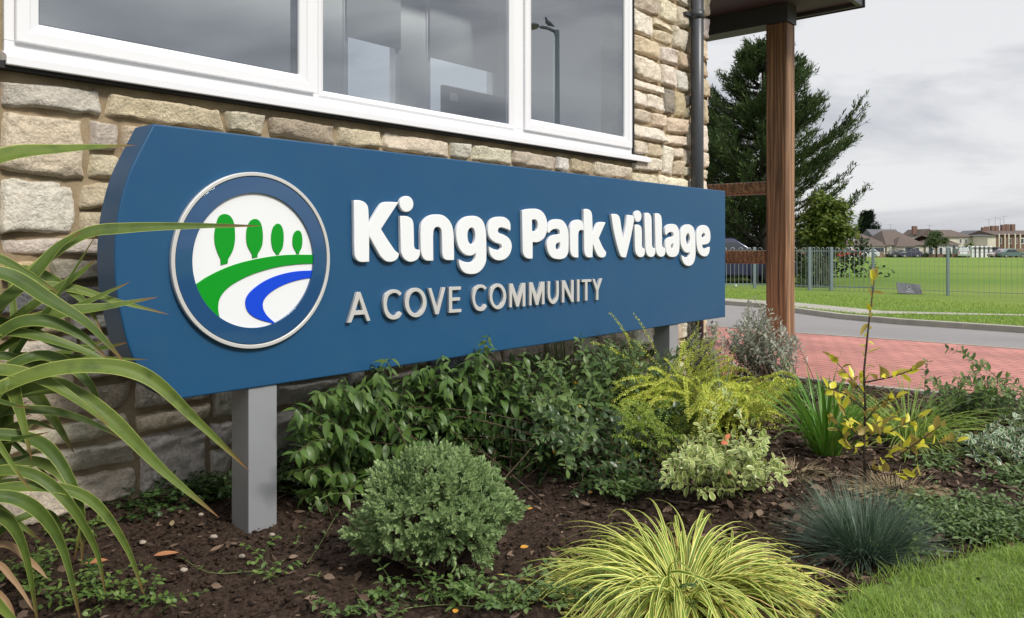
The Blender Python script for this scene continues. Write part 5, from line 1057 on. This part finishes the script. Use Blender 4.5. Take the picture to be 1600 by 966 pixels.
# --- leafy shrubs: arching stems with paired leaves
def shrub(name, base, tips, label, mt, leaf, width, node=.035, t0=.3, seed=0, droop=.3, bsp=.12, pairs=True, lm=None, stem=.004, stem_m=None, bend=(.1, .8), prof=ovate, arch=.12, nl=4, cat='shrub', group=None, upb=.3, fold=.25, cols=3, whorl=2, lsp=1.0, zmin=.02, jit=.25):
    r = np.random.RandomState(seed); tips = np.asarray(tips, float); n = len(tips); t = thing(name, tuple(base), label, cat, group)
    B = np.repeat(np.array(base, float)[None], n, 0)+np.c_[r.normal(0, bsp/2, (n, 2)), np.zeros(n)]; v = tips-B; Ls = np.linalg.norm(v, axis=1)
    Cc = B+v*.5+ZV*arch*Ls[:, None]+r.normal(0, .06, (n, 3))*Ls[:, None]; m = 14; cv = curve3(B, Cc, tips, m)
    V, Fq = tubes(cv, np.linspace(stem, stem*.3, m)[None], 5); fast('stems', V, Fq, stem_m or m_twigr, t, smooth=True)
    P = []; D = []; Upv = []; Sz = []; Rn = []
    for i in range(n):
        k = max(3, int(Ls[i]*(1-t0)/node)); ts = t0+(1-t0)*(np.arange(k)+.5*r.rand())/k; ts = np.minimum(ts, 1.); rs_ = r.rand()
        idx = ts*(m-1); i0 = np.clip(idx.astype(int), 0, m-2); f = (idx-i0)[:, None]; p = cv[i, i0]*(1-f)+cv[i, i0+1]*f; T = nrm(cv[i, i0+1]-cv[i, i0])
        s = nrm(np.cross(T, ZV+r.normal(0, .15, 3))); w_ = np.cross(s, T)
        for q in range(k):
            an0 = (q % 2)*np.pi/2*.85+r.normal(0, .2)
            for h in range(whorl):
                an = an0+h*2*np.pi/whorl; sd = s[q]*np.cos(an)+w_[q]*np.sin(an); dd = T[q]*.55+sd*lsp-ZV*droop+r.normal(0, jit, 3)
                P.append(p[q]); D.append(dd); Upv.append(ZV*1.0+T[q]*upb+sd*.0+r.normal(0, .22, 3)); Sz.append((1.1-.35*abs(ts[q]-.6)/.4 if ts[q] < .95 else .75)*r.uniform(.75, 1.2)); Rn.append(np.clip(.25*rs_+.75*r.rand()*(.4+.6*ts[q]), 0, 1))
    P = np.array(P); P[:, 2] = np.maximum(P[:, 2], zmin); Sz = np.array(Sz)
    V, Fq, A = leaves(P, np.array(D), np.array(Upv), leaf*Sz*r.uniform(.8, 1.12, len(P)), width*Sz, r.uniform(bend[0], bend[1], len(P)), prof, nl, cols, fold, np.array(Rn)); V[:, 2] = np.maximum(V[:, 2], .004)
    fast('foliage', V, Fq, mt, t, lc=A); return t
def tips_in(px0, px1, pyf, Zr, n, seed, ymax=None):
    """tips spread in a volume: pixel columns px0..px1, top outline pyf(x), depth range"""
    r = np.random.RandomState(seed); o = []
    for _ in range(n):
        x = r.uniform(px0, px1); Z = r.uniform(*Zr) if not callable(Zr) else Zr(x, r); yt = pyf(x); yb = ymax or HOR+F*(EYE-.05)/Z
        y = yt+(yb-yt)*r.rand()**1.25; o.append(PX(x, y, Z))
    return np.array(o)
def plane_Z(x, d): r_ = ray(x, HOR); return d/(r_@M)
m_vib = leafmat('mid_green_pointed_leaf', (.045, .10, .020), (.125, .205, .042), rib=(.14, .22, .08), rough=.4, tl=.28, spec=.4, back=(.12, .19, .085))
b1 = P3(PL(620, 700, 3.0)[0], 3.0, 0); b1b = P3(PL(740, 700, 3.0)[0], 3.0, 0)
Zf = lambda x, r: plane_Z(x, r.uniform(2.62, 3.22))
top1 = lambda x: np.interp(x, [450, 520, 600, 640, 700, 760, 800, 850], [630, 598, 568, 562, 552, 535, 540, 548])
T1 = tips_in(455, 700, top1, Zf, 115, 61, 785)
shrub('leafy_shrub', b1, np.vstack([T1, [PX(613, 557, plane_Z(613, 2.70))]]), 'mid-green broad-leaved shrub right of the near signpost, behind the hebe', m_vib, .088, .035, prof=lambda q: np.sin(np.pi*np.clip(q, 0, 1)**.72)**1.15, node=.042, t0=.15, seed=61, droop=.75, bsp=.45, stem=.0035, bend=(.3, 1.1), nl=5)
T1 = tips_in(650, 860, top1, Zf, 130, 62, 790)
shrub('leafy_shrub', b1b, np.vstack([T1, [PX(765, 522, plane_Z(765, 2.66)), PX(742, 545, plane_Z(742, 2.68)), PX(690, 552, plane_Z(690, 2.72))]]), 'mid-green broad-leaved shrub with one shoot rising over the lower edge of the sign', m_vib, .088, .035, prof=lambda q: np.sin(np.pi*np.clip(q, 0, 1)**.72)**1.15, node=.042, t0=.15, seed=62, droop=.75, bsp=.40, stem=.0035, bend=(.3, 1.1), nl=5)
m_hyp = leafmat('blue_green_oval_leaf', (.068, .13, .030), (.15, .22, .055), rib=(.12, .21, .10), rough=.45, tl=.25, back=(.14, .21, .10), edge=(.10, .16, .06), thr=.95)
Zf2 = lambda x, r: plane_Z(x, r.uniform(2.35, 3.1))
top2 = lambda x: np.interp(x, [790, 850, 900, 960, 1020, 1060], [590, 548, 535, 530, 545, 580])
b2 = P3(PL(900, 690, 2.75)[0], 2.75, 0)
T2 = np.vstack([tips_in(800, 1070, lambda x: top2(x)-8, Zf2, 170, 63, 765), [PX(1075, 542, plane_Z(1075, 2.6)), PX(1085, 535, plane_Z(1085, 2.55)), PX(880, 560, plane_Z(880, 2.6)), PX(885, 735, 3.35), PX(905, 700, 3.3)]])
hy = shrub('hypericum_shrub', b2, T2, 'blue-green oval-leaved shrub with small yellow buds under the word community', m_hyp, .062, .028, node=.033, t0=.22, seed=63, droop=.15, bsp=.25, stem=.003, bend=(-.1, .5), nl=4, prof=obov)
m_bud = mat('yellow_petal', (.75, .50, .03), .5)
mb = []; rr_ = np.random.RandomState(4)
for i, (x, y, dd) in enumerate(((904, 633, 2.45), (900, 600, 2.6), (884, 722, 2.35), (866, 708, 2.4))):
    c = PX(x, y, plane_Z(x, dd)); g = leaves(np.repeat(c[None], 6, 0), rr_.normal(0, 1, (6, 3))+ZV*.6, rr_.normal(0, 1, (6, 3)), .018, .012, .5, ovate, 3, 3, .2); V, Fq, A = g; fast('flower', V, Fq, m_bud, hy, lc=A)
# golden lonicera: tiny leaves along arching shoots
m_lon = leafmat('golden_tiny_leaf', (.24, .36, .03), (.76, .74, .11), rough=.45, tl=.35)
m_lond = leafmat('lime_tiny_leaf', (.10, .20, .02), (.34, .42, .05), rough=.45, tl=.35)
def lon(name, base, tips, label, seed, mt=m_lon, leaf=.0155, w=.0105, node=.0105, arch=.18):
    return shrub(name, base, tips, label, mt, leaf, w, node=node, t0=.12, seed=seed, droop=0., bsp=.22, stem=.0016, stem_m=m_twig, bend=(0, .3), nl=2, arch=arch, lsp=1.1, jit=.12, prof=lambda q: np.sin(np.pi*q)**.55, zmin=.008)
top3 = lambda x: np.interp(x, [950, 1000, 1050, 1090, 1150, 1210], [600, 590, 545, 515, 560, 610])
Z3 = lambda x, r: plane_Z(x, r.uniform(2.25, 2.95))
T3 = np.vstack([tips_in(955, 1215, top3, Z3, 260, 64, 700), [PX(1091, 502, plane_Z(1091, 2.5)), PX(1125, 518, plane_Z(1125, 2.5)), PX(1110, 530, plane_Z(1110, 2.5)), PX(1150, 540, plane_Z(1150, 2.45)), PX(952, 488, plane_Z(952, 2.7)), PX(990, 490, plane_Z(990, 2.7)), PX(975, 520, plane_Z(975, 2.7)), PX(925, 535, plane_Z(925, 2.7))]])
lon('golden_honeysuckle', P3(PL(1075, 640, 2.55)[0], 2.6, 0), T3, 'yellow-green tiny-leaved shrub spilling around the far signpost', 64)
Z3b = lambda x, r: plane_Z(x, r.uniform(1.75, 2.4))
T3 = tips_in(1070, 1255, lambda x: np.interp(x, [1070, 1150, 1255], [640, 600, 600]), Z3b, 230, 65, 690)
lon('golden_honeysuckle', G3(1150, 668), T3, 'low spreading yellow-green tiny-leaved shrub in front of the silver bush', 65, arch=.25)
T3 = tips_in(950, 1210, lambda x: 620, lambda x, r: plane_Z(x, r.uniform(1.9, 2.5)), 170, 66, 745)
lon('golden_honeysuckle', G3(1035, 725), T3, 'darker lime tiny-leaved shrub between the spiky palm and the pale variegated shrub', 66, m_lond)
# dark periwinkle-like foliage under them
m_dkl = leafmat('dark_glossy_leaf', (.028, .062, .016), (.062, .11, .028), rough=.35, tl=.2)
T4 = tips_in(840, 1085, lambda x: 640, lambda x, r: plane_Z(x, r.uniform(2.0, 2.7)), 120, 67, 790)
T9 = tips_in(480, 1050, lambda x: np.interp(x, [480, 1050], [625, 545]), lambda x, r: plane_Z(x, r.uniform(2.95, 3.35)), 190, 77, 760)
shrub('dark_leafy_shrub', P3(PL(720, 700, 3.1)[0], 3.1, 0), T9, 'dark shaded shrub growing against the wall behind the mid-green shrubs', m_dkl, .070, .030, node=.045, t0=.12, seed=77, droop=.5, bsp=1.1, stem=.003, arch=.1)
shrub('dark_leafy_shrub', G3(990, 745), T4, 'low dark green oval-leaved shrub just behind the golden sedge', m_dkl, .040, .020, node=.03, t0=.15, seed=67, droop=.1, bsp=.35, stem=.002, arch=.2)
# variegated euonymus
m_eu = leafmat('cream_edged_leaf', (.17, .27, .05), (.30, .38, .10), edge=(.62, .62, .28), thr=.66, soft=.10, rough=.35, tl=.25)
m_euw = leafmat('white_edged_leaf', (.07, .15, .06), (.11, .20, .08), edge=(.66, .70, .55), thr=.68, soft=.06, rough=.35, tl=.2)
T5 = tips_in(1035, 1225, lambda x: np.interp(x, [1040, 1090, 1130, 1170, 1215], [725, 655, 700, 650, 690]), lambda x, r: r.uniform(3.1, 3.7), 48, 68, 775)
T5 = np.vstack([T5, [PX(1126, 608, 3.5), PX(1120, 625, 3.5)]])
eu = shrub('euonymus_shrub', G3(1135, 768), T5, 'pale cream and green variegated shrub behind the golden sedge', m_eu, .043, .025, node=.03, t0=.3, seed=68, droop=0, bsp=.22, stem=.0025, bend=(-.3, .4), prof=obov, cols=5, arch=.15)
m_org = leafmat('orange_leaf', (.62, .17, .07), (.75, .28, .12), rough=.5, tl=.3)
c = [PX(1126, 692, 3.4), PX(1133, 687, 3.42), PX(1131, 735, 3.3)]
V, Fq, A = leaves(np.array(c), np.array([(1, -.2, .1), (.6, 0, .7), (1, -.3, -.3)]), np.array([(0, -1, .6)]*3), .034, .021, .3, ovate, 4, 3, .2); fast('orange_leaves', V, Fq, m_org, eu, lc=A)
T6 = tips_in(1508, 1640, lambda x: np.interp(x, [1500, 1560, 1620], [690, 655, 640]), lambda x, r: r.uniform(4.0, 4.6), 60, 69, 735)
shrub('euonymus_shrub', G3(1580, 728), np.vstack([T6, [PX(1490, 672, 4.4)]]), 'white-edged green variegated shrub at the right edge above the bark mulch', m_euw, .040, .024, node=.026, t0=.35, seed=69, droop=0, bsp=.2, stem=.0025, bend=(-.3, .4), prof=obov, cols=5)
# silver bush
m_sil = leafmat('silver_leaf', (.26, .29, .22), (.40, .42, .34), rough=.6, tl=.15, spec=.25, back=(.5, .52, .45))
tops = lambda x: np.interp(x, [1120, 1150, 1175, 1195, 1215, 1250], [530, 500, 462, 470, 490, 530])
T7 = tips_in(1125, 1247, tops, lambda x, r: r.uniform(6.4, 7.1), 105, 70, 590)
shrub('silver_bush', G3(1192, 598), T7, 'silvery grey-leaved bush at the foot of the timber post', m_sil, .052, .021, node=.026, t0=.3, seed=70, droop=-.15, bsp=.25, stem=.004, stem_m=m_twig, prof=obov, bend=(-.3, .3), arch=.05)
T7 = tips_in(1072, 1128, lambda x: 502, lambda x, r: r.uniform(6.2, 6.6), 36, 71, 560)
shrub('silver_bush', G3(1100, 600), T7, 'small silvery bush between the far signpost and the larger silver bush', m_sil, .05, .020, node=.026, t0=.3, seed=71, droop=-.15, bsp=.2, stem=.003, stem_m=m_twig, prof=obov, bend=(-.3, .3), arch=.05)
# yellow-leaved sapling
m_yel = leafmat('yellow_leaf', (.58, .55, .05), (.88, .80, .07), rough=.35, tl=.35, back=(.42, .33, .09), edge=(.36, .37, .06), thr=.95)
zb_ = G3(1352, 762); zsap = zb_[1]
sap = thing('yellow_sapling', zb_, 'thin upright sapling with sparse bright yellow leaves in front of the red paving', 'sapling')
stem = [zb_, PX(1350, 700, zsap), PX(1352, 640, zsap), PX(1350, 580, zsap), PX(1357, 510, zsap), PX(1366, 438, zsap)]
MB().tube(stem, [.0065, .006, .0055, .005, .004, .0025], 7).build('stem', m_twigd, sap, smooth=True)
br = [((1352, 615), (1330, 592), (1302, 560)), ((1350, 598), (1390, 590), (1430, 577)), ((1352, 640), (1320, 615), (1290, 605)), ((1351, 690), (1390, 675), (1440, 650)), ((1350, 720), (1400, 715), (1470, 665)), ((1350, 700), (1420, 700), (1495, 690)), ((1350, 720), (1320, 690), (1300, 650)), ((1351, 730), (1380, 740), (1440, 745)), ((1351, 660), (1375, 630), (1400, 620)), ((1350, 690), (1330, 670), (1318, 640)), ((1352, 700), (1372, 660), (1400, 650))]
P = []; D = []; Rr = np.random.RandomState(8); mbs = MB()
for b in br:
    dz = Rr.uniform(-.22, .22); p = [PX(b[0][0], b[0][1], zsap), PX(b[1][0], b[1][1], zsap+dz*.5), PX(b[2][0], b[2][1], zsap+dz)]; mbs.tube(p, [.004, .003, .0018], 5)
    for k in range(13):
        t = .25+.75*k/12; q = p[0]*(1-t)**2+p[1]*2*t*(1-t)+p[2]*t*t; P.append(q); d = nrm(p[2]-p[0]); D.append(d*.5+Rr.normal(0, .6, 3)+ZV*.25)
mbs.build('branches', m_twigd, sap)
for k in range(30):
    t = k/30; i = 1+t*4; i0 = min(int(i), 4); f = i-i0; q = np.array(stem[i0])*(1-f)+np.array(stem[min(i0+1, 5)])*f; P.append(q); D.append(Rr.normal(0, .7, 3)+ZV*.55)
P += [stem[-1]]*5; D += [ZV+Rr.normal(0, .5, 3) for _ in range(5)]
P = np.array(P); n = len(P); V, Fq, A = leaves(P, np.array(D), Rr.normal(0, .6, (n, 3))+ZV*.5, .070*Rr.uniform(.5, 1.15, n), .029*Rr.uniform(.7, 1.1, n), Rr.uniform(-.5, .6, n), ovate, 5, 3, .45, Rr.rand(n)); fast('leaves', V, Fq, m_yel, sap, lc=A)
# right shrub
m_gr3 = leafmat('fresh_green_leaf', (.08, .15, .03), (.17, .25, .055), rough=.45, tl=.3, back=(.13, .2, .1))
T8 = tips_in(1440, 1620, lambda x: np.interp(x, [1440, 1480, 1530, 1620], [590, 590, 572, 600]), lambda x, r: r.uniform(4.6, 5.5), 80, 72, 665)
T8 = np.vstack([T8, [PX(1478, 545, 4.8), PX(1500, 540, 4.8), PX(1450, 560, 4.8), PX(1545, 565, 5.0), PX(1585, 590, 5.0)]])
shrub('green_shrub', G3(1535, 672), T8, 'fresh green small-leaved shrub in front of the red paving at the right', m_gr3, .052, .022, node=.032, t0=.3, seed=72, droop=.05, bsp=.4, stem=.003, bend=(0, .5))

# --- groundcover (one spread each: nobody could count the stems)
def cover(name, polys, n, leaf, w, mt, label, seed, hgt=.10, trail=26):
    r = np.random.RandomState(seed); pts = []
    for (cx, cy, sx, sy, k) in polys:
        q = r.normal(0, 1, (k, 2))*.55; pts.append(np.c_[cx+q[:, 0]*sx, cy+q[:, 1]*sy])
    pts = np.concatenate(pts); G = np.array([GP(x, max(y, 400), 0) for x, y in pts]); keep = (G@M < DW-.06) & (np.abs(G[:, 0]) < 6); G = G[keep]; m = len(G)
    az = r.rand(m)*6.3; E = G+np.c_[np.cos(az)*.10, np.sin(az)*.10, hgt*(.3+r.rand(m))]*(.6+.8*r.rand(m))[:, None]; cv = curve3(G, (G+E)/2+ZV*.035, E, 5)
    V, Fq = tubes(cv, np.full((1, 5), .0012), 3); parts = [(V, Fq, np.zeros((len(V), 3)))]
    for j in range(4):
        for sg_ in (-1, 1):
            p = cv[:, 1+j if j < 4 else 4]; T = nrm(E-G); s = nrm(np.cross(T, ZV)); D = T*.5+s*sg_+r.normal(0, .4, (m, 3)); parts.append(leaves(p, D, ZV+r.normal(0, .3, (m, 3)), leaf*r.uniform(.6, 1.2, m), w*r.uniform(.7, 1.1, m), r.uniform(0, .6, m), ovate, 3, 3, .25, r.rand(m)))
    V, Fq, A = join(parts); V[:, 2] = np.maximum(V[:, 2], .004+soilz(V)); return tag(fast(name, V, Fq, mt, lc=A), label, 'groundcover', kind='stuff')
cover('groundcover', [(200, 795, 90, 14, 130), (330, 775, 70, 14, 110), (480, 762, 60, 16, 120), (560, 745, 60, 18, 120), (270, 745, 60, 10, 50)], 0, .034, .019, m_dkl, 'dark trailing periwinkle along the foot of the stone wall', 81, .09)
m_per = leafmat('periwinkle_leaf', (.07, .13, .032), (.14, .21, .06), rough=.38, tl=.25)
cover('groundcover', [(1480, 822, 60, 14, 120), (1560, 838, 60, 12, 130), (1440, 800, 34, 12, 40), (1590, 815, 40, 12, 70), (1400, 862, 40, 10, 40), (1520, 800, 60, 8, 40)], 0, .028, .013, m_per, 'green trailing groundcover between the bark mulch and the lawn', 82, .055)
cover('groundcover', [(600, 950, 60, 12, 12), (720, 938, 60, 12, 24), (790, 948, 50, 14, 26), (560, 958, 50, 8, 8), (900, 950, 40, 12, 14), (840, 930, 30, 12, 8)], 0, .028, .015, m_per, 'sparse trailing stems on the soil in front of the hebe', 83, .06)
cover('groundcover', [(150, 940, 45, 14, 26), (230, 948, 35, 10, 12), (60, 910, 40, 18, 26), (100, 840, 50, 16, 16), (430, 880, 30, 14, 4), (410, 900, 30, 20, 3)], 0, .026, .015, m_gr3, 'fresh green weeds around the foot of the flax plant', 84, .06)
cover('groundcover', [(985, 775, 40, 10, 50), (1010, 950, 60, 10, 16), (1260, 620, 30, 10, 60), (1470, 735, 40, 14, 26), (1590, 755, 30, 14, 40)], 0, .036, .018, m_per, 'scattered low green stems among the shrubs on the right side of the bed', 85, .07)
# long trailing runners
def runner(ctrl, label):
    Pc, _ = crom([PX(*c) if len(c) == 3 else G3(c[0], c[1], .012) for c in ctrl], np.ones(len(ctrl)), 10); t = thing('trailing_runner', Pc[0], label, 'runner', 'trailing runners')
    MB().tube(list(Pc), .0016, 5).build('stem', leafmat('runner_stem', (.20, .25, .09), (.25, .3, .1)), t, smooth=True)
    r = np.random.RandomState(int(ctrl[0][0])); k = Pc[2::5]; n = len(k); P = np.repeat(k, 2, 0); D = r.normal(0, 1, (2*n, 3)); D[:, 2] = abs(D[:, 2])*.4; V, Fq, A = leaves(P, D, ZV+r.normal(0, .2, (2*n, 3)), .022*r.uniform(.5, 1.1, 2*n), .013, .3, ovate, 3, 3, .2, r.rand(2*n)); fast('leaves', V, Fq, m_per, t, lc=A)
runner([(600, 775), (560, 772, 3.1), (520, 772, 3.05), (490, 790, 3.0), (468, 835), (462, 850)], 'trailing green runner arching left of the hebe')
runner([(600, 790), (560, 782), (530, 800), (500, 850), (480, 880)], 'trailing runner lying on the soil closest to the near signpost')
runner([(545, 900), (560, 930), (600, 962), (640, 950), (700, 945), (760, 950)], 'runner curling over the soil below the hebe at the bottom edge')
runner([(280, 870), (330, 895), (400, 893), (480, 898), (560, 905)], 'long thin runner lying on the bare soil left of the hebe')
# --- bark chips, soil crumbs
m_chip = leafmat('bark_chip', (.025, .016, .012), (.21, .145, .105), rough=.9, tl=0., spec=.1)
def chips():
    r = np.random.RandomState(91); n = 42000; x = r.uniform(-2.6, 6.5, n); y = r.uniform(1.9, 6.8, n)
    px = np.array([p[0] for p in pedge]); py = np.array([p[1] for p in pedge]); dens = np.clip((x-.3)*.6+.35+.8*fbm(x*2, y*2, 6, 3), .22, 1)
    P = np.c_[x, y, np.zeros(n)]; ok = (P@M < DW-.03) & (y < np.interp(x, px, py)-.05) & (r.rand(n) < dens*1.3); P = P[ok]; n = len(P); P[:, 2] = soilz(P)+.006+.016*r.rand(n)
    a = r.rand(n)*6.3; D = np.c_[np.cos(a), np.sin(a), r.normal(0, .22, n)]; L_ = (.014+.05*r.rand(n)**2.0)*np.where(P[:, 0] > .6, 1.25, .9); V, Fq, A = leaves(P, D, ZV+r.normal(0, .45, (n, 3)), L_, L_*r.uniform(.25, .75, n), r.uniform(-.4, .4, n), lambda q: np.clip(np.sin(np.pi*q)*3, 0, 1)*(.75+.25*np.sin(q*9)), 3, 3, .2, r.rand(n)**1.7)
    tag(fast('bark_mulch', V, Fq, m_chip, lc=A), 'dark brown bark chips scattered over the soil of the bed', 'mulch', kind='stuff')
    n = 16000; x = r.uniform(-2.4, 2.4, n); y = r.uniform(2.0, 4.6, n); P = np.c_[x, y, np.zeros(n)]; P = P[P@M < DW-.05]; n = len(P); s = .003+.011*r.rand(n)**3
    base = np.array([(1, 0, 0), (-1, 0, 0), (0, 1, 0), (0, -1, 0), (0, 0, .8), (0, 0, -.8)]); J = base[None]*s[:, None, None]*r.uniform(.6, 1.3, (n, 6, 1)); P[:, 2] = soilz(P)+s*.3+.004; V = (P[:, None]+J).reshape(-1, 3)
    f = np.array([(0, 2, 4), (2, 1, 4), (1, 3, 4), (3, 0, 4), (2, 0, 5), (1, 2, 5), (3, 1, 5), (0, 3, 5)]); Fq = (np.arange(n)[:, None, None]*6+f[None]).reshape(-1, 3)
    tag(fast('soil_crumbs', V, Fq, m_soil), 'small dark crumbs of soil around the near signpost', 'soil', kind='stuff')
chips()
m_fall = leafmat('fallen_orange_leaf', (.60, .27, .03), (.68, .34, .04), rough=.6, tl=.2); m_brch = leafmat('orange_bark', (.30, .12, .05), (.42, .2, .09), rough=.8, tl=0)
def litter(name, x, y, L_, w_, az, mt, label, cat, up=.3, group=None, z=.022):
    p = G3(x, y, z); V, Fq, A = leaves(p[None], np.array([[math.cos(az), math.sin(az), .12]]), np.array([[.1, -.25, 1.]]), L_, w_, up, ovate, 6, 5, .18, np.array([.5])); tag(fast(name, V, Fq, mt, lc=A), label, cat, group)
litter('fallen_leaf', 819, 795, .038, .022, .2, m_fall, 'orange fallen leaf on the mulch just right of the hebe', 'leaf', group='fallen leaves')
litter('fallen_leaf', 813, 856, .034, .02, .4, m_fall, 'orange fallen leaf on the mulch between the hebe and the golden sedge', 'leaf', group='fallen leaves')
litter('fallen_leaf', 922, 770, .025, .017, 1.2, m_fall, 'small orange fallen leaf above the golden sedge', 'leaf', group='fallen leaves')
litter('fallen_leaf', 710, 958, .03, .018, 1.4, m_fall, 'orange fallen leaf at the bottom edge below the hebe', 'leaf', group='fallen leaves')
litter('bark_piece', 240, 868, .085, .026, .25, m_brch, 'orange-brown bark piece on the soil left of the near signpost', 'bark', .2, 'bark pieces')
litter('bark_piece', 132, 880, .075, .03, .3, m_brch, 'orange-brown bark piece half under the flax leaves', 'bark', .2, 'bark pieces')
litter('bark_piece', 268, 822, .06, .018, 1.9, m_straw, 'pale upright splinter of bark near the wall foot', 'bark', .1, 'bark pieces')
m_peb = mat('pale_pebble', (.34, .29, .23), .8, bump=(60, .5, .004))
def pebble(x, y, s, label):
    r = np.random.RandomState(x); mb = MB().ball(G3(x, y, .012)+np.array([0, 0, s*.5]), s, s*.75, s*.55, 10, 7)
    mb.v = [(v[0]+r.normal(0, s*.07), v[1]+r.normal(0, s*.07), v[2]+r.normal(0, s*.06)) for v in mb.v]; tag(smooth_angle(mb.build('pebble', m_peb), 50), label, 'stone', 'pale stones on the soil')
pebble(223, 850, .013, 'round pale pebble on the soil nearest the flax leaves'); pebble(334, 842, .015, 'long cream stone close to the left of the near signpost'); pebble(314, 806, .011, 'pale flat stone near the wall foot left of the signpost'); pebble(287, 894, .014, 'small white stone on the bare soil at the lower left')
pebble(378, 872, .012, 'small tan stone below the near signpost'); pebble(425, 838, .012, 'brown stone at the right foot of the near signpost')
# --- lawn
m_lawn = leafmat('lawn_blade', (.16, .27, .035), (.34, .45, .09), rough=.5, tl=.4, spec=.3)
m_lawnb = mat('lawn_soil', (.09, .13, .03), .9, var=(14, (.13, .19, .04), .2), bump=(60, .8, .01))
lawn_px = [(1280, 1060), (1300, 965), (1345, 930), (1400, 903), (1480, 884), (1560, 862), (1640, 845), (1760, 830), (2100, 800)]
le = [G3(x, y, .015)[:2] for x, y in lawn_px]
LP = le+[np.array([6.5, 2.2]), np.array([6.0, .6]), np.array([.6, .6])]
tag_s(MB().prism([(p[0], p[1], -.06) for p in LP], [(p[0], p[1], .024) for p in LP]).build('lawn', m_lawnb))
def inpoly(x, y, poly):
    c = np.zeros(len(x), bool); n = len(poly)
    for i in range(n):
        x1, y1 = poly[i]; x2, y2 = poly[(i+1) % n]; cond = ((y1 > y) != (y2 > y)) & (x < (x2-x1)*(y-y1)/(y2-y1+1e-12)+x1); c ^= cond
    return c
def lawn_blades():
    r = np.random.RandomState(95); n = 90000; x = r.uniform(.7, 3.3, n); y = r.uniform(1.7, 3.6, n); jx = x+r.normal(0, .03, n); jy = y+r.normal(0, .03, n); ok = inpoly(jx, jy, LP); x, y = x[ok], y[ok]; m = len(x); a = r.rand(m)*6.3; e = r.uniform(.7, 1.5, m)
    P = np.c_[x, y, np.full(m, .01)]; D = np.c_[np.cos(a)*np.cos(e), np.sin(a)*np.cos(e), np.sin(e)]; Up = np.c_[-np.cos(a)*np.sin(e), -np.sin(a)*np.sin(e), np.cos(e)]; cl = .7+.9*vnoise(x*9, y*9, 4)
    V, Fq, A = leaves(P, D, Up, (.030+.035*r.rand(m))*cl, .0030, r.uniform(.1, 1.3, m), blade, 3, 2, 0, r.rand(m)*(.4+.6*vnoise(x*5, y*5, 8)))
    tag(fast('lawn_grass', V, Fq, m_lawn, lc=A), 'short bright green lawn grass in the bottom right corner', 'grass', kind='stuff')
lawn_blades()
def verge_blades():
    r = np.random.RandomState(96); n = 34000; kx = np.array([p[0] for p in kerb]); ky = np.array([p[1] for p in kerb]); x = r.uniform(3.2, 12.5, n); off = r.rand(n)**1.3*7; y = np.interp(x, kx[2:], ky[2:])+.02+off
    FPl = [GP(a, b, .055)[:2] for a, b in fp[0]+fp[1]]; ok = ~inpoly(x, y, FPl) & (y < 20.5); x, y = x[ok], y[ok]; m = len(x); a = r.rand(m)*6.3; e = r.uniform(.8, 1.5, m); P = np.c_[x, y, np.full(m, .045)]
    D = np.c_[np.cos(a)*np.cos(e), np.sin(a)*np.cos(e), np.sin(e)]; Up = np.c_[-np.cos(a)*np.sin(e), -np.sin(a)*np.sin(e), np.cos(e)]
    V, Fq, A = leaves(P, D, Up, .035+.04*r.rand(m), .010, r.uniform(.1, 1.2, m), blade, 2, 2, 0, r.rand(m)); tag(fast('verge_grass', V, Fq, m_lawn, lc=A), 'bright green mown grass on the road verge before the railings', 'grass', kind='stuff')
verge_blades()
